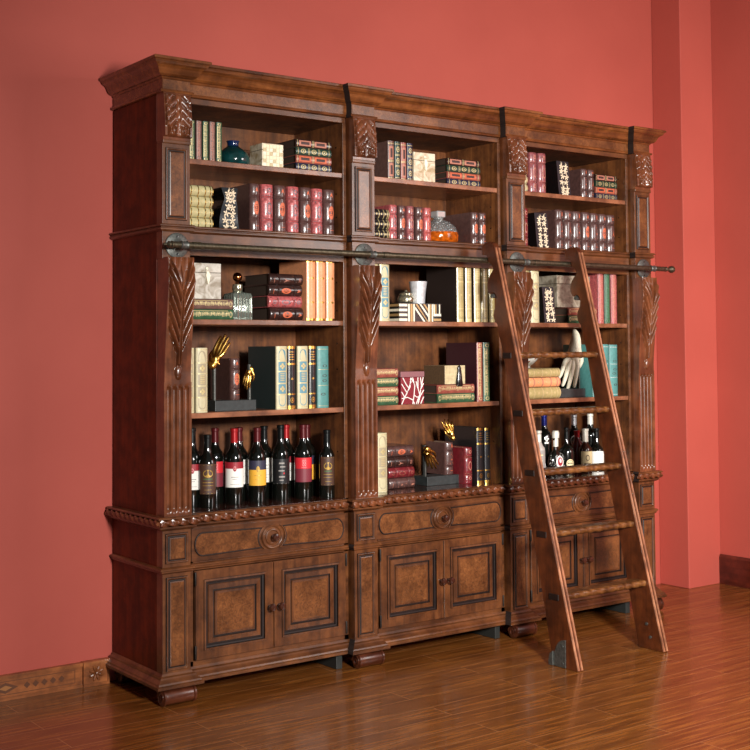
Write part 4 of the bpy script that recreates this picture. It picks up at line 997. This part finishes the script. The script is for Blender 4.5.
def bottle(label, x, y, h, cap, lab, R_=.0375, glass=BGL, z=ZE, face=-.45, group=None, prof=None, capr=None, lz=(.070, .172), half=1.05):
    t = thing('bottle', label, 'bottle', (x, y, z), group=group)
    k_ = h/.31
    pr = prof or [(.028, .001), (R_*.96, .0), (R_, .005), (R_, .185*k_), (R_*.97, .197*k_), (R_*.80, .212*k_), (R_*.52, .227*k_), (.0165, .242*k_), (.0145, .255*k_), (.0138, .296*k_), (.0156, .298*k_), (.0156, .306*k_), (.012, .3075*k_)]
    b = BM(); lathe(b, pr, 32); obj('glass', b, glass, t, smooth=True)
    if cap:
        b = BM()
        if prof: rt, zt = pr[-1]; lathe(b, capr, 24)
        else: lathe(b, [(.0152, .250*k_), (.0150, .262*k_), (.0146, .294*k_), (.0164, .2965*k_), (.0164, .308*k_), (.013, .310*k_), (.0005, .310*k_)], 24)
        obj('foil_cap', b, CAPS[cap], t, smooth=True)
    if lab:
        z0, z1 = lz; rr = R_+.0005
        for q in pr: pass
        f = lambda u, v: Vector((rr*math.sin(face+u), -rr*math.cos(face+u), v)); f2 = lambda u, v: Vector(((rr+.0005)*math.sin(face+u), -(rr+.0005)*math.cos(face+u), v))
        b = BM(); mats = []; idx = {}
        def mi(n_):
            if n_ not in idx: idx[n_] = len(mats); mats.append(LC[n_])
            return idx[n_]
        H_ = z1-z0
        for kind, *a in lab:
            if kind == 'band': cpatch(b, f, -half, half, z0+a[0]*H_, z0+a[1]*H_, 14, 1, mi(a[2]))
            elif kind == 'disc': cdisc(b, f2, a[0], z0+a[1]*H_, a[2], a[3]*H_, 14, mi(a[4]))
            elif kind == 'ring': cring(b, f2, a[0], z0+a[1]*H_, a[2], a[3]*H_, a[5], 14, mi(a[4]))
            elif kind == 'line': cpatch(b, f2, a[0], a[1], z0+a[2]*H_, z0+(a[2]+a[4])*H_, 4, 1, mi(a[3]))
        obj('label', b, mats, t)
    return t
WR = [('band', 0, .74, 'white'), ('band', .74, 1, 'wine'), ('disc', 0, .74, .20, .11, 'wine'), ('ring', 0, .77, .13, .07, 'pink', .05), ('line', -.4, .4, .40, 'txt', .02), ('line', -.25, .25, .32, 'txt', .015), ('line', -.5, .5, .12, 'txt', .012)]
RD = [('band', 0, .55, 'maroon'), ('band', .55, 1, 'red')]+[('ring', dx, q, .095, .065, 'pink', .035) for dx in (-.12, .12) for q in (.72, .86)]+[('line', -.3, .3, .60, 'pink', .012)]
YN = [('band', 0, .63, 'yellow'), ('band', .63, 1, 'navy'), ('disc', 0, .66, .2, .12, 'crest'), ('line', -.4, .4, .4, 'gold', .02), ('line', -.3, .3, .25, 'gold', .015)]
BN = [('band', 0, 1, 'brown'), ('line', -.95, .95, .02, 'gold', .012), ('line', -.95, .95, .96, 'gold', .012), ('disc', 0, .68, .55, .13, 'crest'), ('disc', -.15, .74, .12, .06, 'brown'), ('disc', .15, .74, .12, .06, 'brown'), ('line', -.5, .5, .48, 'green', .04), ('line', -.6, .6, .38, 'crest', .015), ('line', -.6, .6, .28, 'crest', .012), ('line', -.4, .4, .14, 'crest', .012)]
WT = [('band', 0, 1, 'white'), ('line', -.5, .5, .7, 'txt', .015), ('line', -.4, .4, .55, 'txt', .015), ('line', -.5, .5, .3, 'txt', .012), ('line', -.3, .3, .2, 'txt', .012)]
BT = [('band', 0, 1, 'black'), ('line', -.3, .3, .80, 'grey', .06), ('line', -.2, .4, .66, 'grey', .05), ('line', -.35, .3, .5, 'grey', .05), ('disc', .25, .42, .08, .04, 'red'), ('line', -.3, .35, .25, 'grey', .06), ('line', -.25, .2, .12, 'grey', .04), ('line', -1, 1, .0, 'grey', .012)]
g_ = 'wine bottles on the deck of the left bookcase'
bottle('wine bottle with white and red label, partly hidden behind the first post', .231, .20, .315, 'black', WR, group=g_, half=1.3)
bottle('shorter wine bottle with brown crest label standing first before the others', .274, .15, .289, 'black', BN, group=g_, lz=(.054, .174), R_=.036)
bottle('wine bottle with red and maroon label behind the first brown-labelled bottle', .358, .24, .308, 'maroon', RD, group=g_, half=1.25)
bottle('red-capped wine bottle with large white and red label', .408, .17, .308, 'red', WR, group=g_, half=1.25)
bottle('maroon-capped wine bottle with white label behind the red-capped one', .483, .26, .304, 'maroon', WT, group=g_, half=1.3)
bottle('wine bottle with yellow and navy label in the front row', .517, .17, .306, 'maroon', YN, group=g_, half=1.15)
bottle('silver-black capped wine bottle with plain white label behind the yellow label', .605, .26, .305, 'black', WT, group=g_, half=1.3)
bottle('wine bottle with black label and grey lettering in the front row', .632, .17, .312, 'black', BT, group=g_)
bottle('red-capped wine bottle with narrow red and white label, back row', .715, .26, .306, 'red', WR, group=g_, half=1.3)
bottle('wine bottle with red and maroon label near the right end, front row', .737, .16, .310, 'maroon', RD, group=g_, half=1.15)
bottle('wine bottle with yellow and navy label at the right, back row', .806, .235, .304, 'maroon', YN, group=g_, half=1.3)
bottle('rightmost shorter wine bottle with brown crest label', .822, .105, .287, 'black', BN, group=g_, lz=(.054, .174), R_=.033)

g2 = 'spirit bottles on the deck of the right bookcase'
def prs(R_, hb, h, rn=.011): return [(R_*.7, .001), (R_*.96, .0), (R_, .006), (R_, hb*.8), (R_*.93, hb*.9), (R_*.6, hb), (rn*1.3, hb+.012), (rn, hb+.022), (rn, h-.02), (rn*1.2, h-.018), (rn*1.2, h-.004), (rn*.8, h-.003)]
def cpp(h, L_, r_=.0135): return [(r_, h-L_), (r_*.97, h-.012), (r_*1.12, h-.010), (r_*1.12, h), (r_*.8, h+.001), (.0005, h+.001)]
bottle('pale frosted bottle with grey label at the left edge of the ladder', 2.142, .19, .215, 'white', [('band', 0, 1, 'grey'), ('line', -.4, .4, .75, 'cream', .05), ('line', -.3, .3, .5, 'cream', .03)], R_=.031, glass=flat('frosted_pale_glass', (170, 160, 152), .3), group=g2, prof=prs(.031, .15, .22), capr=cpp(.22, .055), lz=(.02, .125))
bottle('tall dark bottle with blue cap and white star, back row', 2.287, .30, .29, 'blue', [('disc', dx, q, .16, .06, 'white') for dx, q in ((0, .5), (.18, .62), (-.18, .62), (.0, .75), (.14, .36), (-.14, .36))], R_=.038, group=g2, lz=(.12, .20))
# round flask with studs
t = thing('bottle', 'round black studded cognac bottle with oval red and white label', 'bottle', (2.268, .20, ZE), group=g2)
b = BM(); lathe(b, [(.020, 0), (.032, .004), (.046, .030), (.050, .055), (.046, .080), (.034, .102), (.018, .114), (.0125, .122), (.012, .165), (.016, .167), (.016, .176), (.010, .177)], 36, sy=.6); obj('glass', b, BGL, t, smooth=True)
b = BM(); lathe(b, [(.0135, .135), (.0135, .176), (.018, .178), (.019, .205), (.015, .214), (.0005, .215)], 20); obj('stopper', b, CAPS['white'], t, smooth=True)
b = BM(); fr = lambda a, zz: Vector(((.0505*math.sqrt(max(0, 1-((zz-.055)/.062)**2)))*math.sin(a), -.6*(.0505*math.sqrt(max(0, 1-((zz-.055)/.062)**2)))*math.cos(a)-.0004, zz))
for i in range(70):
    a = random.uniform(-1.4, 1.4); zz = random.uniform(.012, .104)
    if (a/.62)**2+((zz-.05)/.036)**2 < 1: continue
    bmesh.ops.create_icosphere(b, subdivisions=1, radius=.0022, matrix=Tr(*fr(a, zz)))
obj('studs', b, flat('pewter_studs', (176, 172, 164), .3, .7), t, smooth=True)
b = BM(); fo2 = lambda u, v: fr(u, v)+Vector((0, -.0016, 0)); fo3 = lambda u, v: fr(u, v)+Vector((0, -.0024, 0))
cdisc(b, fo2, 0, .060, .52, .031, 20, 0); cdisc(b, fo3, 0, .062, .34, .022, 16, 1); cdisc(b, lambda u, v: fr(u, v)+Vector((0, -.0030, 0)), 0, .066, .14, .011, 10, 0)
obj('label', b, [WHITE, LC['wine']], t)
bottle('black bottle with a round cream label low on the body', 2.356, .21, .217, 'black', [('disc', .1, .42, .5, .24, 'cream'), ('ring', .1, .42, .42, .19, 'txt', .05), ('line', -.1, .3, .41, 'txt', .05)], R_=.040, group=g2, prof=prs(.040, .13, .225), capr=cpp(.225, .06), lz=(.01, .10), half=.8)
bottle('tall dark bottle with white cap and ringed pale emblem, back row', 2.500, .30, .282, 'silver', [('ring', -.1, .5, .7, .38, 'white', .1), ('disc', -.1, .5, .25, .1, 'white')], R_=.040, group=g2, lz=(.11, .19))
bottle('deep red glass bottle between the round label and brown bottles', 2.455, .235, .208, 'red', None, R_=.028, glass=glassc('ruby_glass', (96, 8, 10)), group=g2, prof=prs(.028, .16, .205), capr=cpp(.205, .05, .0145))
bottle('brown cognac bottle with pale cap and parchment label', 2.447, .17, .212, 'white', [('band', 0, 1, 'cream'), ('ring', 0, .62, .3, .18, 'brown', .08), ('line', -.5, .5, .25, 'brown', .05), ('line', -.4, .4, .12, 'brown', .03)], R_=.034, glass=glassc('brown_glass', (46, 20, 10)), group=g2, prof=prs(.034, .135, .217), capr=cpp(.217, .065, .016), lz=(.02, .105))
bottle('tall dark bottle with pale gold cap, back row right', 2.577, .258, .286, 'white', None, R_=.037, group=g2)
bottle('dark bottle with a large plain white label at the right end', 2.540, .18, .215, 'black', WT, R_=.036, group=g2, prof=prs(.036, .125, .215), capr=cpp(.215, .05), lz=(.006, .10))

# ------------------------------------------------------------------ camera
import mathutils
yaw, pit, rol = .6351, .0391, -.0073
fw = Vector((math.sin(yaw)*math.cos(pit), math.cos(yaw)*math.cos(pit), math.sin(pit)))
rt = Vector((math.cos(yaw), -math.sin(yaw), 0)); up = rt.cross(fw)
r2 = rt*math.cos(rol)+up*math.sin(rol); u2 = -rt*math.sin(rol)+up*math.cos(rol)
cam = bpy.data.cameras.new('camera'); co = bpy.data.objects.new('camera', cam); C.objects.link(co)
Mx = Matrix((r2, u2, -fw)).transposed().to_4x4(); Mx.translation = (-2.1247, -4.2455, 1.3287); co.matrix_world = Mx
cam.sensor_width = 36; cam.lens = 1231.22/750*36; cam.shift_y = (302.33-375)/750; cam.clip_start = .05
bpy.context.scene.camera = co

# ------------------------------------------------------------------ light
def area(name, loc, tgt, w, h, power, col=(1, 1, 1), spread=180):
    l = bpy.data.lights.new(name, 'AREA'); l.shape = 'RECTANGLE'; l.size = w; l.size_y = h; l.energy = power; l.color = col; l.spread = math.radians(spread)
    o = bpy.data.objects.new(name, l); C.objects.link(o); o.location = loc
    o.rotation_euler = (Vector(tgt)-Vector(loc)).to_track_quat('-Z', 'Y').to_euler(); return o
area('studio_key_light', (-.55, -4.7, 1.95), (2.7, 0, .7), .45, .6, 140, (1, .97, .93), spread=95)
area('studio_right_softbox', (3.15, -3.4, 2.2), (2.4, 0, 1.3), .9, 1.6, 56, (1, .97, .94))
wd = bpy.data.worlds.new('room_ambience'); bpy.context.scene.world = wd; wd.use_nodes = True
bg = wd.node_tree.nodes['Background']; bg.inputs[0].default_value = (.95, .93, .92, 1); bg.inputs[1].default_value = .10
sn = bpy.context.scene
sn.view_settings.view_transform = 'Standard'; sn.view_settings.look = 'None'; sn.view_settings.gamma = 1; sn.view_settings.use_curve_mapping = False
sn.view_settings.exposure = 0
